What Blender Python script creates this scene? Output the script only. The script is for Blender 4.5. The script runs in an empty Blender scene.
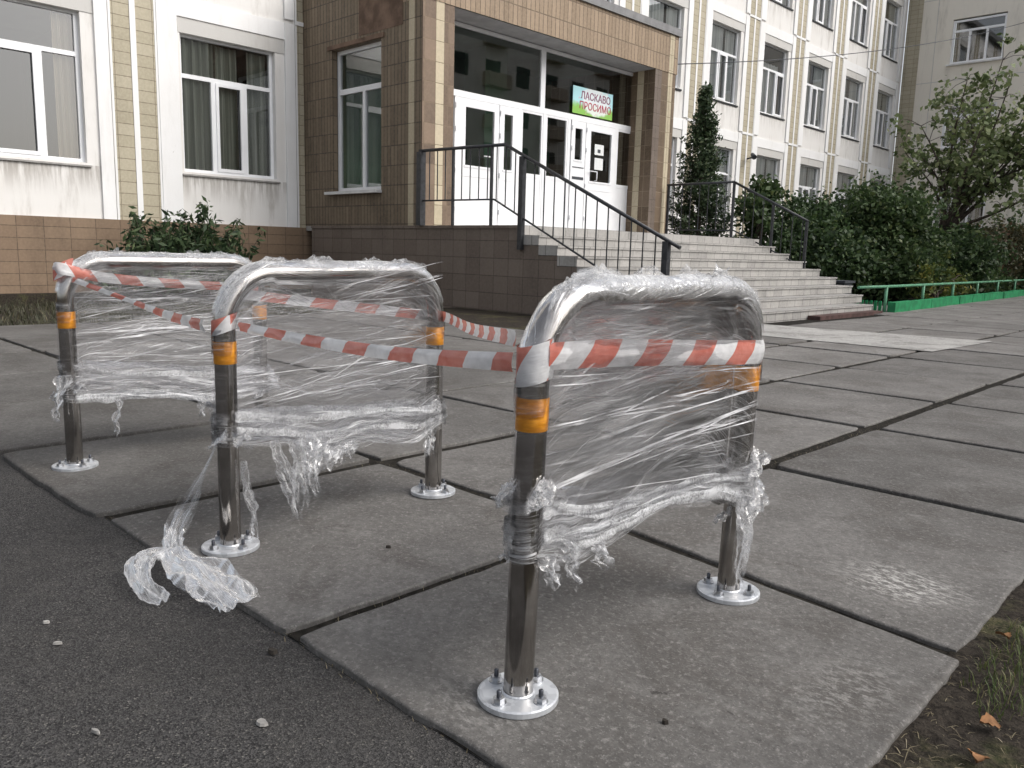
import bpy, math, random
import numpy as np
from mathutils import Vector, Matrix, noise
random.seed(7)
R = math.radians
scene = bpy.context.scene
COL = scene.collection

# ------------------------------------------------------------------ mesh builder
class B:
    def __init__(s): s.v=[]; s.f=[]; s.m=[]; s.uv=[]; s.sm=[]
    def quad(s, p, mi=0, uv=None, smooth=False):
        n=len(s.v); s.v+= [tuple(q) for q in p]; s.f.append(tuple(range(n,n+len(p)))); s.m.append(mi); s.uv.append(uv); s.sm.append(smooth); return s
    def box(s, x0,x1,y0,y1,z0,z1, mi=0, skip=''):
        if x1<x0: x0,x1=x1,x0
        if y1<y0: y0,y1=y1,y0
        P=lambda a,b,c:(a,b,c)
        if 'x' not in skip: s.quad([P(x0,y1,z0),P(x0,y0,z0),P(x0,y0,z1),P(x0,y1,z1)],mi)
        if 'X' not in skip: s.quad([P(x1,y0,z0),P(x1,y1,z0),P(x1,y1,z1),P(x1,y0,z1)],mi)
        if 'y' not in skip: s.quad([P(x0,y0,z0),P(x1,y0,z0),P(x1,y0,z1),P(x0,y0,z1)],mi)
        if 'Y' not in skip: s.quad([P(x1,y1,z0),P(x0,y1,z0),P(x0,y1,z1),P(x1,y1,z1)],mi)
        if 'z' not in skip: s.quad([P(x0,y0,z0),P(x0,y1,z0),P(x1,y1,z0),P(x1,y0,z0)],mi)
        if 'Z' not in skip: s.quad([P(x0,y0,z1),P(x1,y0,z1),P(x1,y1,z1),P(x0,y1,z1)],mi)
        return s
    def tube(s, pts, r, n=10, mi=0, caps=True, rz=None):
        pts=[Vector(p) for p in pts]; rs=r if isinstance(r,(list,tuple)) else [r]*len(pts)
        base=len(s.v); up=Vector((0,0,1)); prev=None; L=0; Ls=[]
        for i,p in enumerate(pts):
            t=(pts[min(i+1,len(pts)-1)]-pts[max(i-1,0)]).normalized()
            if prev is None:
                a=t.cross(up if abs(t.z)<.9 else Vector((1,0,0))).normalized()
            else:
                a=(prev-t*prev.dot(t)).normalized()
            prev=a; b=t.cross(a)
            if i: L+=(pts[i]-pts[i-1]).length
            Ls.append(L)
            for k in range(n):
                an=2*math.pi*k/n; s.v.append(tuple(p+(a*math.cos(an)+b*math.sin(an))*rs[i]))
        for i in range(len(pts)-1):
            for k in range(n):
                k2=(k+1)%n
                s.f.append((base+i*n+k,base+i*n+k2,base+(i+1)*n+k2,base+(i+1)*n+k)); s.m.append(mi); s.sm.append(True)
                c=2*math.pi*r0(rs)/n
                s.uv.append([(Ls[i],k*c),(Ls[i],(k+1)*c),(Ls[i+1],(k+1)*c),(Ls[i+1],k*c)])
        if caps:
            s.f.append(tuple(base+k for k in reversed(range(n)))); s.m.append(mi); s.uv.append(None); s.sm.append(False)
            e=base+(len(pts)-1)*n
            s.f.append(tuple(e+k for k in range(n))); s.m.append(mi); s.uv.append(None); s.sm.append(False)
        return s
    def lathe(s, prof, c=(0,0,0), n=24, mi=0, smooth=True):
        base=len(s.v)
        for (r,z) in prof:
            for k in range(n):
                a=2*math.pi*k/n; s.v.append((c[0]+r*math.cos(a),c[1]+r*math.sin(a),c[2]+z))
        for i in range(len(prof)-1):
            for k in range(n):
                k2=(k+1)%n
                s.f.append((base+i*n+k,base+i*n+k2,base+(i+1)*n+k2,base+(i+1)*n+k)); s.m.append(mi); s.uv.append(None); s.sm.append(smooth)
        return s
    def build(s, name, mats, parent=None, dens=None):
        me=bpy.data.meshes.new(name); me.from_pydata(s.v,[],s.f)
        if not isinstance(mats,(list,tuple)): mats=[mats]
        for m in mats: me.materials.append(m)
        me.polygons.foreach_set('material_index',s.m)
        me.polygons.foreach_set('use_smooth',s.sm)
        uvl=me.uv_layers.new(name='UVMap'); out=[]
        for f,uv in zip(s.f,s.uv):
            if uv is not None and len(uv)==len(f): out+= [c for q in uv for c in q]; continue
            a,b,c=Vector(s.v[f[0]]),Vector(s.v[f[1]]),Vector(s.v[f[2]])
            nn=(b-a).cross(c-a); ax=max(range(3),key=lambda i:abs(nn[i]))
            for i in f:
                v=s.v[i]
                out+= [v[1],v[2]] if ax==0 else ([v[0],v[2]] if ax==1 else [v[0],v[1]])
        uvl.data.foreach_set('uv',out)
        if dens is not None:
            at=me.attributes.new('dens','FLOAT','POINT'); at.data.foreach_set('value',dens)
        me.update()
        o=bpy.data.objects.new(name,me); COL.objects.link(o)
        if parent: o.parent=parent
        return o
def r0(rs): return max(rs)

def tag(o,label=None,cat=None,group=None,kind=None):
    if label: o['label']=label
    if cat: o['category']=cat
    if group: o['group']=group
    if kind: o['kind']=kind
    return o
def empty(name,loc=(0,0,0),rz=0,**k):
    o=bpy.data.objects.new(name,None); o.empty_display_size=.2; COL.objects.link(o); o.location=loc; o.rotation_euler=(0,0,rz); return tag(o,**k)
def copy_tree(o,parent=None):
    c=o.copy(); COL.objects.link(c)
    if parent: c.parent=parent
    for ch in list(o.children): copy_tree(ch,c)
    return c

# ------------------------------------------------------------------ materials
class N:
    def __init__(s,name):
        s.m=bpy.data.materials.new(name); s.m.use_nodes=True; s.t=s.m.node_tree; s.t.nodes.clear()
        s.out=s.n('ShaderNodeOutputMaterial')
    def n(s,ty,**k):
        x=s.t.nodes.new(ty)
        for a,b in k.items():
            if a.startswith('_'): x.inputs[a[1:].replace('_',' ')].default_value=b
            else: setattr(x,a,b)
        return x
    def l(s,a,b): s.t.links.new(a,b)
    def val(s,x,sock):
        if hasattr(x,'is_linked') or isinstance(x,bpy.types.NodeSocket): s.l(x,sock)
        else: sock.default_value=x
    def math(s,op,a,b=0.0,c=0.0,clamp=False):
        x=s.n('ShaderNodeMath',operation=op,use_clamp=clamp); s.val(a,x.inputs[0]); s.val(b,x.inputs[1])
        if len(x.inputs)>2: s.val(c,x.inputs[2])
        return x.outputs[0]
    def mix(s,f,a,b,mode='MIX'):
        x=s.n('ShaderNodeMix',data_type='RGBA',blend_type=mode); s.val(f,x.inputs[0]); s.val(c4(a),x.inputs[6]); s.val(c4(b),x.inputs[7]); return x.outputs[2]
    def noise(s,vec,scale,detail=4,rough=.55,dist=0):
        x=s.n('ShaderNodeTexNoise',_Scale=scale,_Detail=detail,_Roughness=rough,_Distortion=dist)
        if vec is not None: s.l(vec,x.inputs['Vector'])
        return x.outputs['Fac']
    def ramp(s,f,a,b,lo=0.0,hi=1.0):
        x=s.n('ShaderNodeMapRange',interpolation_type='SMOOTHSTEP'); s.val(f,x.inputs[0])
        for i,q in zip((1,2,3,4),(a,b,lo,hi)): x.inputs[i].default_value=q
        return x.outputs[0]
    def obj(s): return s.n('ShaderNodeTexCoord').outputs['Object']
    def geo(s): return s.n('ShaderNodeNewGeometry').outputs['Position']
    def uv(s): return s.n('ShaderNodeTexCoord').outputs['UV']
    def map(s,vec,scale=(1,1,1),rot=(0,0,0),loc=(0,0,0)):
        x=s.n('ShaderNodeMapping'); s.l(vec,x.inputs[0]); x.inputs['Scale'].default_value=scale; x.inputs['Rotation'].default_value=rot; x.inputs['Location'].default_value=loc; return x.outputs[0]
    def bump(s,h,strength=.3,dist=.01,normal=None):
        x=s.n('ShaderNodeBump',_Strength=strength,_Distance=dist); s.l(h,x.inputs['Height'])
        if normal is not None: s.l(normal,x.inputs['Normal'])
        return x.outputs[0]
    def pbr(s,col,rough=.8,metal=0.0,spec=.4,normal=None,**k):
        x=s.n('ShaderNodeBsdfPrincipled'); s.val(c4(col),x.inputs['Base Color']); s.val(rough,x.inputs['Roughness']); s.val(metal,x.inputs['Metallic'])
        x.inputs['Specular IOR Level'].default_value=spec
        if normal is not None: s.l(normal,x.inputs['Normal'])
        for a,b in k.items(): s.val(b,x.inputs[a.replace('_',' ')])
        return x.outputs[0]
    def done(s,sh): s.l(sh,s.out.inputs[0]); return s.m
def c4(c):
    if isinstance(c,(tuple,list)) and len(c)==3: return (c[0],c[1],c[2],1)
    return c

def plain(name,col,rough=.6,metal=0,spec=.4,var=.12,scale=6,bump=.0):
    n=N(name); g=n.geo(); f=n.noise(g,scale,5)
    c=n.mix(n.ramp(f,.3,.7),tuple(q*(1-var) for q in col),tuple(min(1,q*(1+var)) for q in col))
    nm=n.bump(n.noise(g,scale*12,3),bump,.003) if bump else None
    return n.done(n.pbr(c,rough,metal,spec,nm))

def tile(name,c1,c2,mortar,w,h,msize=.006,rough=.65,off=0.0,ribs=None,bump=.5,dirt=.35,swap=False):
    n=N(name); uv=n.uv(); g=n.geo()
    x=n.n('ShaderNodeTexBrick',offset=off,squash=1.0); n.l(uv,x.inputs['Vector'])
    x.inputs['Color1'].default_value=c4(c1); x.inputs['Color2'].default_value=c4(c2); x.inputs['Mortar'].default_value=c4(mortar)
    x.inputs['Scale'].default_value=1; x.inputs['Mortar Size'].default_value=msize; x.inputs['Mortar Smooth'].default_value=.2
    x.inputs['Brick Width'].default_value=w; x.inputs['Row Height'].default_value=h; x.inputs['Bias'].default_value=0
    col=x.outputs['Color']; hgt=n.math('SUBTRACT',1,x.outputs['Fac'])
    d=n.noise(n.map(g,(1,1,.35)),1.3,6,.65)
    col=n.mix(n.ramp(d,.42,.75,0,dirt),col,tuple(q*.35 for q in c1))
    col=n.mix(n.ramp(n.noise(g,22,3),.35,.7,0,.18),col,tuple(q*1.5 for q in c2))
    if ribs:
        w_=n.n('ShaderNodeTexWave',bands_direction='X',wave_profile='SIN'); n.l(uv,w_.inputs[0]); w_.inputs['Scale'].default_value=ribs; w_.inputs['Distortion'].default_value=.3
        hgt=n.math('MULTIPLY_ADD',w_.outputs['Fac'],.5,hgt)
        col=n.mix(n.ramp(w_.outputs['Fac'],0,.35,.5,0),col,tuple(q*.4 for q in c1))
    hgt=n.math('MULTIPLY_ADD',n.noise(g,60,3),.15,hgt)
    return n.done(n.pbr(col,rough,0,.35,n.bump(hgt,bump,.012)))

def plaster(name,col,stain=.35,crack=True,drip=False):
    n=N(name); g=n.geo()
    v=n.noise(n.map(g,(1.5,1.5,.28)),2.2,6,.68); a=n.noise(g,.7,4); b=n.noise(g,9,6,.7)
    c=n.mix(n.ramp(v,.5,.78,0,stain),col,(.30,.27,.23))
    c=n.mix(n.ramp(a,.45,.7,0,.15),c,(.62,.59,.54))
    if crack:
        pz=n.ramp(b,.66,.7,0,.6); pm=n.ramp(n.noise(g,1.1,3),.55,.62)
        c=n.mix(n.math('MULTIPLY',pz,pm),c,(.33,.31,.28))
    if drip:
        sp=n.n('ShaderNodeSeparateXYZ'); n.l(g,sp.inputs[0]); zz=n.math('PINGPONG',n.math('SUBTRACT',sp.outputs[2],.215),2.035)
        for z0 in (2.27,6.34,10.41):
            m=n.math('MULTIPLY',n.ramp(sp.outputs[2],z0-.62,z0,0,1),n.math('LESS_THAN',sp.outputs[2],z0+.02))
            st=n.ramp(n.noise(n.map(g,(1,6,.5)),1.6,5,.7),.36,.62,0,.62 if z0<3 else .3); c=n.mix(n.math('MULTIPLY',m,st),c,(.20,.17,.14))
    h=n.math('MULTIPLY_ADD',n.noise(g,45,4),.5,b)
    return n.done(n.pbr(c,.85,0,.25,n.bump(h,.25,.008)))

M={}
M['plaster']=plaster('white_plaster',(.82,.82,.82),.18)
M['plaster_dirty']=plaster('stained_plaster',(.75,.735,.715),.6,True,True)
M['lintel']=plaster('grey_plaster',(.56,.55,.53),.3,False)
M['plinth']=tile('plinth_tile',(.185,.128,.086),(.23,.163,.11),(.10,.072,.05),.42,.2,.007,dirt=.4)
M['yellow']=tile('yellow_tile',(.385,.345,.255),(.45,.405,.31),(.20,.17,.12),.345,.205,.007,dirt=.2)
M['porch']=tile('porch_ribbed_tile',(.12,.085,.055),(.19,.138,.095),(.30,.24,.17),.30,.36,.006,ribs=None,dirt=.5)
M['porchrib']=tile('porch_narrow_tile',(.150,.115,.08),(.225,.175,.122),(.075,.06,.045),.105,.36,.011,dirt=.55)
M['fascia']=tile('fascia_tile',(.255,.19,.13),(.345,.262,.185),(.14,.105,.075),.125,.44,.012,dirt=.3)
M['beige']=tile('beige_strip_tile',(.45,.39,.28),(.52,.45,.33),(.15,.12,.08),.5,.36,.006,dirt=.25)
M['redbrown']=tile('column_tile',(.13,.095,.07),(.235,.172,.125),(.20,.15,.10),.28,.36,.007,dirt=.35)
M['stairwall']=tile('stair_wall_tile',(.145,.115,.095),(.19,.155,.13),(.08,.062,.05),.34,.29,.006,dirt=.35)
M['step']=tile('step_tile',(.33,.32,.305),(.42,.405,.385),(.13,.125,.12),.30,.157,.006,dirt=.4)
M['upvc']=plain('white_upvc',(.82,.83,.85),.3,0,.5,.03,3)
M['sill']=plain('grey_sill',(.30,.29,.28),.5,0,.4,.2,8)
M['sillw']=plain('white_sill',(.68,.68,.68),.45,0,.4,.1,5)
M['dark_metal']=plain('dark_painted_steel',(.035,.037,.042),.45,.2,.5,.3,15,.15)
M['green_metal']=plain('green_paint',(.10,.27,.16),.5,0,.4,.25,6,.2)
M['kerb_green']=plain('bright_green_kerb_paint',(.015,.22,.085),.6,0,.4,.3,5,.4)
M['room']=plain('dark_room',(.075,.085,.075),.9,0,.1,.3,1)
M['greenroom']=plain('green_room_wall',(.14,.25,.17),.9,0,.1,.2,1)
M['flash']=plain('grey_flashing',(.20,.20,.205),.6,.1,.5,.15,4)
M['soffit']=plain('grey_soffit',(.36,.36,.37),.8,0,.3,.12,3)
M['paper']=plain('paper',(.7,.72,.72),.7,0,.2,.05,20)
M['steel_nut']=plain('zinc_bolt',(.45,.46,.48),.35,1,.5,.2,60)
M['stud']=plain('dark_threaded_stud',(.09,.095,.11),.4,.8,.5,.2,60)
M['bark']=plain('bark',(.075,.06,.05),.9,0,.2,.4,12,.8)
M['pale_panel']=plaster('pale_concrete_panel',(.78,.735,.655),.35)
M['wood_dark']=plain('dark_grey_paint',(.06,.065,.075),.6,0,.3,.2,6)
M['patch']=plain('weathered_render_patch',(.17,.115,.085),.85,0,.2,.35,3,.4)
M['redslab']=plain('red_brown_slab',(.085,.05,.045),.8,0,.3,.3,8,.4)

def curtain_mat(name,c1,c2):
    n=N(name); g=n.geo(); f=n.noise(n.map(g,(3,9,.15)),2,3)
    c=n.mix(n.ramp(f,.35,.65),c1,c2)
    return n.done(n.pbr(c,.9,0,.1))
M['curtain_green']=curtain_mat('grey_green_curtain',(.22,.235,.20),(.42,.43,.38))
M['curtain_beige']=curtain_mat('beige_curtain',(.40,.32,.24),(.58,.50,.40))
M['curtain_white']=curtain_mat('grey_white_curtain',(.66,.67,.68),(.88,.89,.89))

def glass():
    n=N('window_glass'); fr=n.n('ShaderNodeFresnel',_IOR=1.52); g=n.geo()
    nb=n.bump(n.noise(g,.8,2),.02,.05); n.l(nb,fr.inputs['Normal'])
    t=n.n('ShaderNodeBsdfTransparent'); t.inputs[0].default_value=(.90,.93,.92,1)
    gl=n.n('ShaderNodeBsdfGlossy'); gl.inputs['Roughness'].default_value=.015; n.l(nb,gl.inputs['Normal'])
    f=n.math('MULTIPLY_ADD',fr.outputs[0],2.8,.06,clamp=True)
    mx=n.n('ShaderNodeMixShader'); n.l(f,mx.inputs[0]); n.l(t.outputs[0],mx.inputs[1]); n.l(gl.outputs[0],mx.inputs[2])
    return n.done(mx.outputs[0])
M['glass']=glass()

def asphalt():
    n=N('asphalt'); g=n.geo()
    v=n.n('ShaderNodeTexVoronoi',_Scale=260.0); n.l(g,v.inputs[0])
    fine=n.noise(g,170,3,.6); big=n.noise(g,1.6,6,.65); mid=n.noise(g,14,5,.7)
    c=n.mix(n.ramp(big,.3,.72),(.034,.032,.032),(.062,.059,.058))
    c=n.mix(n.ramp(mid,.4,.75,0,.55),c,(.085,.08,.076))
    bw=n.n('ShaderNodeSeparateColor'); n.l(v.outputs['Color'],bw.inputs[0])
    c=n.mix(.85,c,n.mix(n.ramp(bw.outputs[0],.0,1.0),(.019,.019,.0195),(.090,.087,.086)))
    c=n.mix(n.ramp(bw.outputs[1],.93,.98,0,.6),c,(.22,.21,.19))
    c=n.mix(n.ramp(big,.35,.7,0,.35),c,(.05,.047,.044)); c=n.mix(n.ramp(mid,.5,.75,0,.4),c,(.10,.095,.088))
    c=n.mix(n.ramp(n.noise(n.map(g,(1,1,1),(0,0,.4)),.9,5,.6),.5,.66,0,.45),c,(.036,.034,.034))
    h=n.math('MULTIPLY_ADD',v.outputs['Distance'],.9,fine); h=n.math('MULTIPLY_ADD',mid,.8,h)
    return n.done(n.pbr(c,.93,0,.18,n.bump(h,.6,.006)))
M['asphalt']=asphalt()
def concrete(name,a,b,wet=False):
    n=N(name); g=n.geo(); at=n.n('ShaderNodeAttribute',attribute_name='tone')
    big=n.noise(g,1.3,7,.62); mid=n.noise(g,7,6,.7); fine=n.noise(g,110,4,.65); sc=n.noise(n.map(g,(1,1,1),(0,0,.7)),3.1,8,.72,1.2)
    c=n.mix(n.ramp(big,.34,.66),a,b)
    c=n.mix(n.ramp(mid,.36,.62,.30,0),c,tuple(q*.7 for q in a))
    c=n.mix(n.ramp(n.noise(n.map(g,(1,1,1),(0,0,.3),(7,3,0)),2.3,8,.7,.6),.50,.60,0,.42),c,(.058,.050,.043))
    c=n.mix(n.ramp(n.noise(n.map(g,(1,1,1),(0,0,.3),(1,9,0)),3.4,7,.7),.58,.66,0,.30),c,(.25,.245,.235))
    c=n.mix(n.ramp(n.noise(g,34,5,.75),.35,.65,.45,0),c,tuple(q*.55 for q in a))
    c=n.mix(n.ramp(n.noise(n.map(g,(1,1,1),(0,0,1),(4,2,0)),60,5,.75),.52,.68,0,.5),c,tuple(q*1.7 for q in b))
    c=n.mix(n.ramp(fine,.60,.72,0,.7),c,(.035,.032,.03))
    c=n.mix(n.ramp(n.noise(g,13,4,.6),.69,.73,0,.75),c,(.035,.032,.03))
    c=n.mix(n.ramp(n.noise(g,190,2),.6,.75,0,.35),c,(.36,.35,.34))
    for (px,py,rx,ry,st) in ((-.80,2.62,.26,.24,.75),(-.66,1.85,.16,.30,.3),(-1.2,1.2,.2,.2,.25)):
        dv=n.n('ShaderNodeVectorMath',operation='DISTANCE'); n.l(n.map(g,(1/rx,1/ry,0),(0,0,0),(-px/rx,-py/ry,0)),dv.inputs[0])
        mk=n.ramp(n.math('MULTIPLY_ADD',mid,.9,dv.outputs['Value']),1.5,.55,0,st); sp_=n.ramp(n.noise(n.map(g,(1,2.2,1),(0,0,.6)),26,6,.75),.46,.60)
        c=n.mix(n.math('MULTIPLY',mk,sp_),c,(.46,.45,.43))
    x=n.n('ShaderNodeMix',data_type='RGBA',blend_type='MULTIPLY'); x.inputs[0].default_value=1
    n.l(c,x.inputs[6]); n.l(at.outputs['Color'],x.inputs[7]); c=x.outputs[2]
    h=n.math('MULTIPLY_ADD',mid,1.2,fine); h=n.math('MULTIPLY_ADD',n.noise(g,40,4),.8,h)
    return n.done(n.pbr(c,.82,0,.3,n.bump(h,.5,.006)))
M['concrete']=concrete('concrete_slab',(.098,.093,.088),(.162,.155,.148))
M['concrete_light']=concrete('pale_concrete',(.36,.35,.335),(.47,.46,.44))
def soil():
    n=N('soil_and_litter'); g=n.geo(); b=n.noise(g,2.2,6,.7); f=n.noise(g,45,5,.75)
    c=n.mix(n.ramp(f,.35,.65),(.022,.018,.015),(.062,.052,.042)); gr=n.mix(n.ramp(f,.35,.7),(.05,.06,.025),(.17,.15,.08))
    c=n.mix(n.ramp(b,.5,.66,0,.75),c,gr)
    return n.done(n.pbr(c,.95,0,.15,n.bump(n.math('MULTIPLY_ADD',b,2.0,f),.9,.03)))
M['soil']=soil()
M['joint']=plain('dark_joint_soil',(.022,.02,.017),.95,0,.1,.5,30,.6)
def brushed():
    n=N('stainless_steel'); o=n.obj(); f=n.noise(n.map(o,(40,40,1.2)),6,4); s=n.noise(o,9,5,.65)
    c=n.mix(n.ramp(s,.35,.7),(.36,.34,.32),(.52,.50,.48))
    rr=n.math('MULTIPLY_ADD',f,.12,.06)
    return n.done(n.pbr(c,rr,1,.5,n.bump(f,.02,.002)))
M['steel']=brushed()
def galv():
    n=N('galvanised_flange'); g=n.geo(); v=n.n('ShaderNodeTexVoronoi',_Scale=45.0); n.l(g,v.inputs[0]); s=n.noise(g,14,5,.7)
    sep=n.n('ShaderNodeSeparateColor'); n.l(v.outputs['Color'],sep.inputs[0])
    c=n.mix(n.ramp(sep.outputs[0],0,1),(.50,.52,.55),(.66,.68,.71)); c=n.mix(n.ramp(s,.5,.72,0,.5),c,(.33,.33,.34))
    return n.done(n.pbr(c,.42,.55,.5,n.bump(s,.15,.002)))
M['galv']=galv()
def orange():
    n=N('orange_reflective_tape'); g=n.geo(); s=n.noise(n.map(g,(1,1,3)),40,4)
    c=n.mix(n.ramp(s,.35,.7),(.62,.235,.012),(.80,.34,.03))
    return n.done(n.pbr(c,.38,0,.5,n.bump(s,.2,.002)))
M['orange']=orange()
def tape():
    n=N('red_white_barrier_tape'); uv=n.uv(); sp=n.n('ShaderNodeSeparateXYZ'); n.l(uv,sp.inputs[0])
    a=n.math('MULTIPLY_ADD',sp.outputs[1],-.75,sp.outputs[0]); a=n.math('ADD',a,1.85); a=n.math('DIVIDE',a,.2); a=n.math('FRACT',a)
    m=n.ramp(a,.495,.505); m2=n.ramp(a,.0,.01)
    m=n.math('MULTIPLY',n.math('SUBTRACT',1,m),m2)
    g=n.geo(); w=n.noise(g,25,4)
    red=n.mix(n.ramp(w,.3,.7),(.55,.16,.12),(.66,.25,.20)); wh=n.mix(n.ramp(w,.3,.7),(.66,.66,.67),(.82,.82,.83))
    c=n.mix(m,wh,red); nm=n.bump(n.noise(n.map(uv,(12,60,1),(0,0,.3)),1,4,.6),.5,.006)
    p=n.pbr(c,.2,0,.6,nm); t=n.n('ShaderNodeBsdfTranslucent'); n.l(c,t.inputs[0]); tr=n.n('ShaderNodeBsdfTransparent')
    mx=n.n('ShaderNodeMixShader',_0=.22) if False else n.n('ShaderNodeMixShader'); mx.inputs[0].default_value=.25; n.l(p,mx.inputs[1]); n.l(t.outputs[0],mx.inputs[2])
    m3=n.n('ShaderNodeMixShader'); m3.inputs[0].default_value=.08; n.l(mx.outputs[0],m3.inputs[1]); n.l(tr.outputs[0],m3.inputs[2])
    return n.done(m3.outputs[0])
M['tape']=tape()

def film(name,kind):
    """stretched clear film: transparent with whitish crease lines"""
    n=N(name); uv=n.uv(); at=n.n('ShaderNodeAttribute',attribute_name='dens').outputs['Fac']
    def ridge(vec,scale,width,detail=3):
        f=n.noise(vec,scale,detail,.6); d=n.math('ABSOLUTE',n.math('SUBTRACT',f,.5)); return n.ramp(d,0,width,1,0)
    if kind=='sheet':
        parts=[]
        for ang,sx,sy,wd,ms,seed,amp in ((-.02,.22,26,.018,3.0,0,.85),(.12,.25,36,.018,2.6,5,.8),(.30,.3,30,.014,2.2,9,.6),(-.10,.25,34,.014,2.4,13,.5),(.62,.5,26,.009,2.0,21,.3)):
            mp=n.map(uv,(1,1,1),(0,0,-ang),(seed,seed*.7,0)); mm=n.map(mp,(sx,sy,1))
            r=ridge(mm,1.0,wd,2); mk=n.ramp(n.noise(n.map(mp,(1,5,1)),ms,3),.47,.66,0,amp)
            parts.append(n.math('MULTIPLY',r,mk))
        tot=parts[0]
        for q in parts[1:]: tot=n.math('MAXIMUM',tot,q)
        fib=n.noise(n.map(uv,(.7,70,1),(0,0,-.1)),1.0,4,.6)
        haze=n.ramp(fib,.42,.72,.008,.21)
        cl=n.ramp(n.noise(n.map(uv,(2,5,1)),1.3,4,.6),.3,.75,.55,1.35)
        base=n.math('MULTIPLY',haze,cl)
        al=n.math('MULTIPLY',n.math('ADD',base,tot),at,clamp=True); hgt=n.math('MULTIPLY_ADD',fib,.8,tot)
        bs,bd=.5,.006
    elif kind=='scrap':
        q=n.n('ShaderNodeTexCoord').outputs['Object']; mp=n.map(uv,(3.5,9,1),(0,0,.12))
        r1=ridge(mp,1.0,.030,3); r2=ridge(n.map(uv,(3,4,1),(0,0,-.5)),1.6,.018,3); tot=n.math('MAXIMUM',n.math('MULTIPLY',r1,.8),r2)
        cl=n.ramp(n.noise(mp,.7,3,.6),.32,.68,.16,.62); al=n.math('MULTIPLY',n.math('MULTIPLY_ADD',tot,.35,cl),at,clamp=True); hgt=n.noise(mp,1.4,4); bs,bd=.5,.006
    else:
        q=n.n('ShaderNodeTexCoord').outputs['Object']
        w=n.noise(q,9,3); 
        r1=ridge(n.map(q,(1,1,1.4),(.3,.5,.2)),30,.035,5); r2=ridge(n.map(q,(2.2,1,1),(1,.2,.6)),22,.028,4); r3=ridge(n.map(q,(1,3,1),(.2,1.1,.1)),80,.05,3)
        tot=n.math('MAXIMUM',n.math('MULTIPLY',r1,.8),n.math('MAXIMUM',r2,n.math('MULTIPLY',r3,.6)))
        cl=n.ramp(n.noise(q,12,5,.65),.32,.7,.12,.62)
        al=n.math('MULTIPLY',n.math('MULTIPLY_ADD',tot,.5,cl),at,clamp=True); hgt=n.math('MULTIPLY_ADD',w,1.5,tot); bs,bd=.7,.006
    al=n.math('MINIMUM',al,.95)
    nm=n.bump(hgt,bs,bd)
    df=n.n('ShaderNodeBsdfDiffuse'); df.inputs[0].default_value=(.93,.94,.96,1); tl=n.n('ShaderNodeBsdfTranslucent'); tl.inputs[0].default_value=(.93,.94,.96,1)
    mx0=n.n('ShaderNodeMixShader'); mx0.inputs[0].default_value=.48; n.l(df.outputs[0],mx0.inputs[1]); n.l(tl.outputs[0],mx0.inputs[2])
    gl=n.n('ShaderNodeBsdfGlossy'); gl.inputs['Roughness'].default_value=.2; n.l(nm,gl.inputs['Normal']); tr=n.n('ShaderNodeBsdfTransparent'); tr.inputs[0].default_value=(.985,.985,.99,1)
    mx=n.n('ShaderNodeMixShader'); mx.inputs[0].default_value=.13; n.l(mx0.outputs[0],mx.inputs[1]); n.l(gl.outputs[0],mx.inputs[2])
    fr=n.n('ShaderNodeFresnel',_IOR=1.33); n.l(nm,fr.inputs['Normal'])
    ff=n.math('MULTIPLY',n.math('MULTIPLY',fr.outputs[0],1.0),n.ramp(at,0,.35),clamp=True)
    m1=n.n('ShaderNodeMixShader'); n.l(ff,m1.inputs[0]); n.l(tr.outputs[0],m1.inputs[1]); n.l(gl.outputs[0],m1.inputs[2])
    m2=n.n('ShaderNodeMixShader'); n.l(al,m2.inputs[0]); n.l(m1.outputs[0],m2.inputs[1]); n.l(mx.outputs[0],m2.inputs[2])
    return n.done(m2.outputs[0])
def crease():
    n=N('film_crease'); at=n.n('ShaderNodeAttribute',attribute_name='dens').outputs['Fac']
    df=n.n('ShaderNodeBsdfDiffuse'); df.inputs[0].default_value=(.95,.95,.97,1); tl=n.n('ShaderNodeBsdfTranslucent'); tl.inputs[0].default_value=(.95,.95,.97,1); tr=n.n('ShaderNodeBsdfTransparent')
    a=n.n('ShaderNodeMixShader'); a.inputs[0].default_value=.4; n.l(df.outputs[0],a.inputs[1]); n.l(tl.outputs[0],a.inputs[2])
    m=n.n('ShaderNodeMixShader'); n.l(n.math('MULTIPLY',at,.85,clamp=True),m.inputs[0]); n.l(tr.outputs[0],m.inputs[1]); n.l(a.outputs[0],m.inputs[2]); return n.done(m.outputs[0])
M['crease']=crease()
M['film']=film('stretch_film','sheet'); M['crumple']=film('crumpled_film','crumple'); M['scrap']=film('torn_film','scrap')

def leafmat(name,a,b,c):
    n=N(name); uv=n.uv(); sp=n.n('ShaderNodeSeparateXYZ'); n.l(uv,sp.inputs[0])
    col=n.mix(n.ramp(sp.outputs[0],0,.75),a,b); col=n.mix(n.ramp(sp.outputs[0],.86,1.0),col,c)
    p=n.pbr(col,.55,0,.35); t=n.n('ShaderNodeBsdfTranslucent'); n.l(col,t.inputs[0])
    mx=n.n('ShaderNodeMixShader'); mx.inputs[0].default_value=.28; n.l(p,mx.inputs[1]); n.l(t.outputs[0],mx.inputs[2])
    return n.done(mx.outputs[0])
M['leaf_dark']=leafmat('dark_shrub_leaf',(.022,.042,.018),(.058,.10,.036),(.12,.16,.06))
M['leaf_mid']=leafmat('mid_green_leaf',(.026,.05,.018),(.07,.112,.04),(.14,.17,.065))
M['leaf_tree']=leafmat('tree_leaf',(.065,.095,.035),(.19,.235,.10),(.34,.36,.19))
M['leaf_conifer']=leafmat('conifer_spray',(.025,.05,.024),(.07,.105,.05),(.13,.16,.08))
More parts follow.
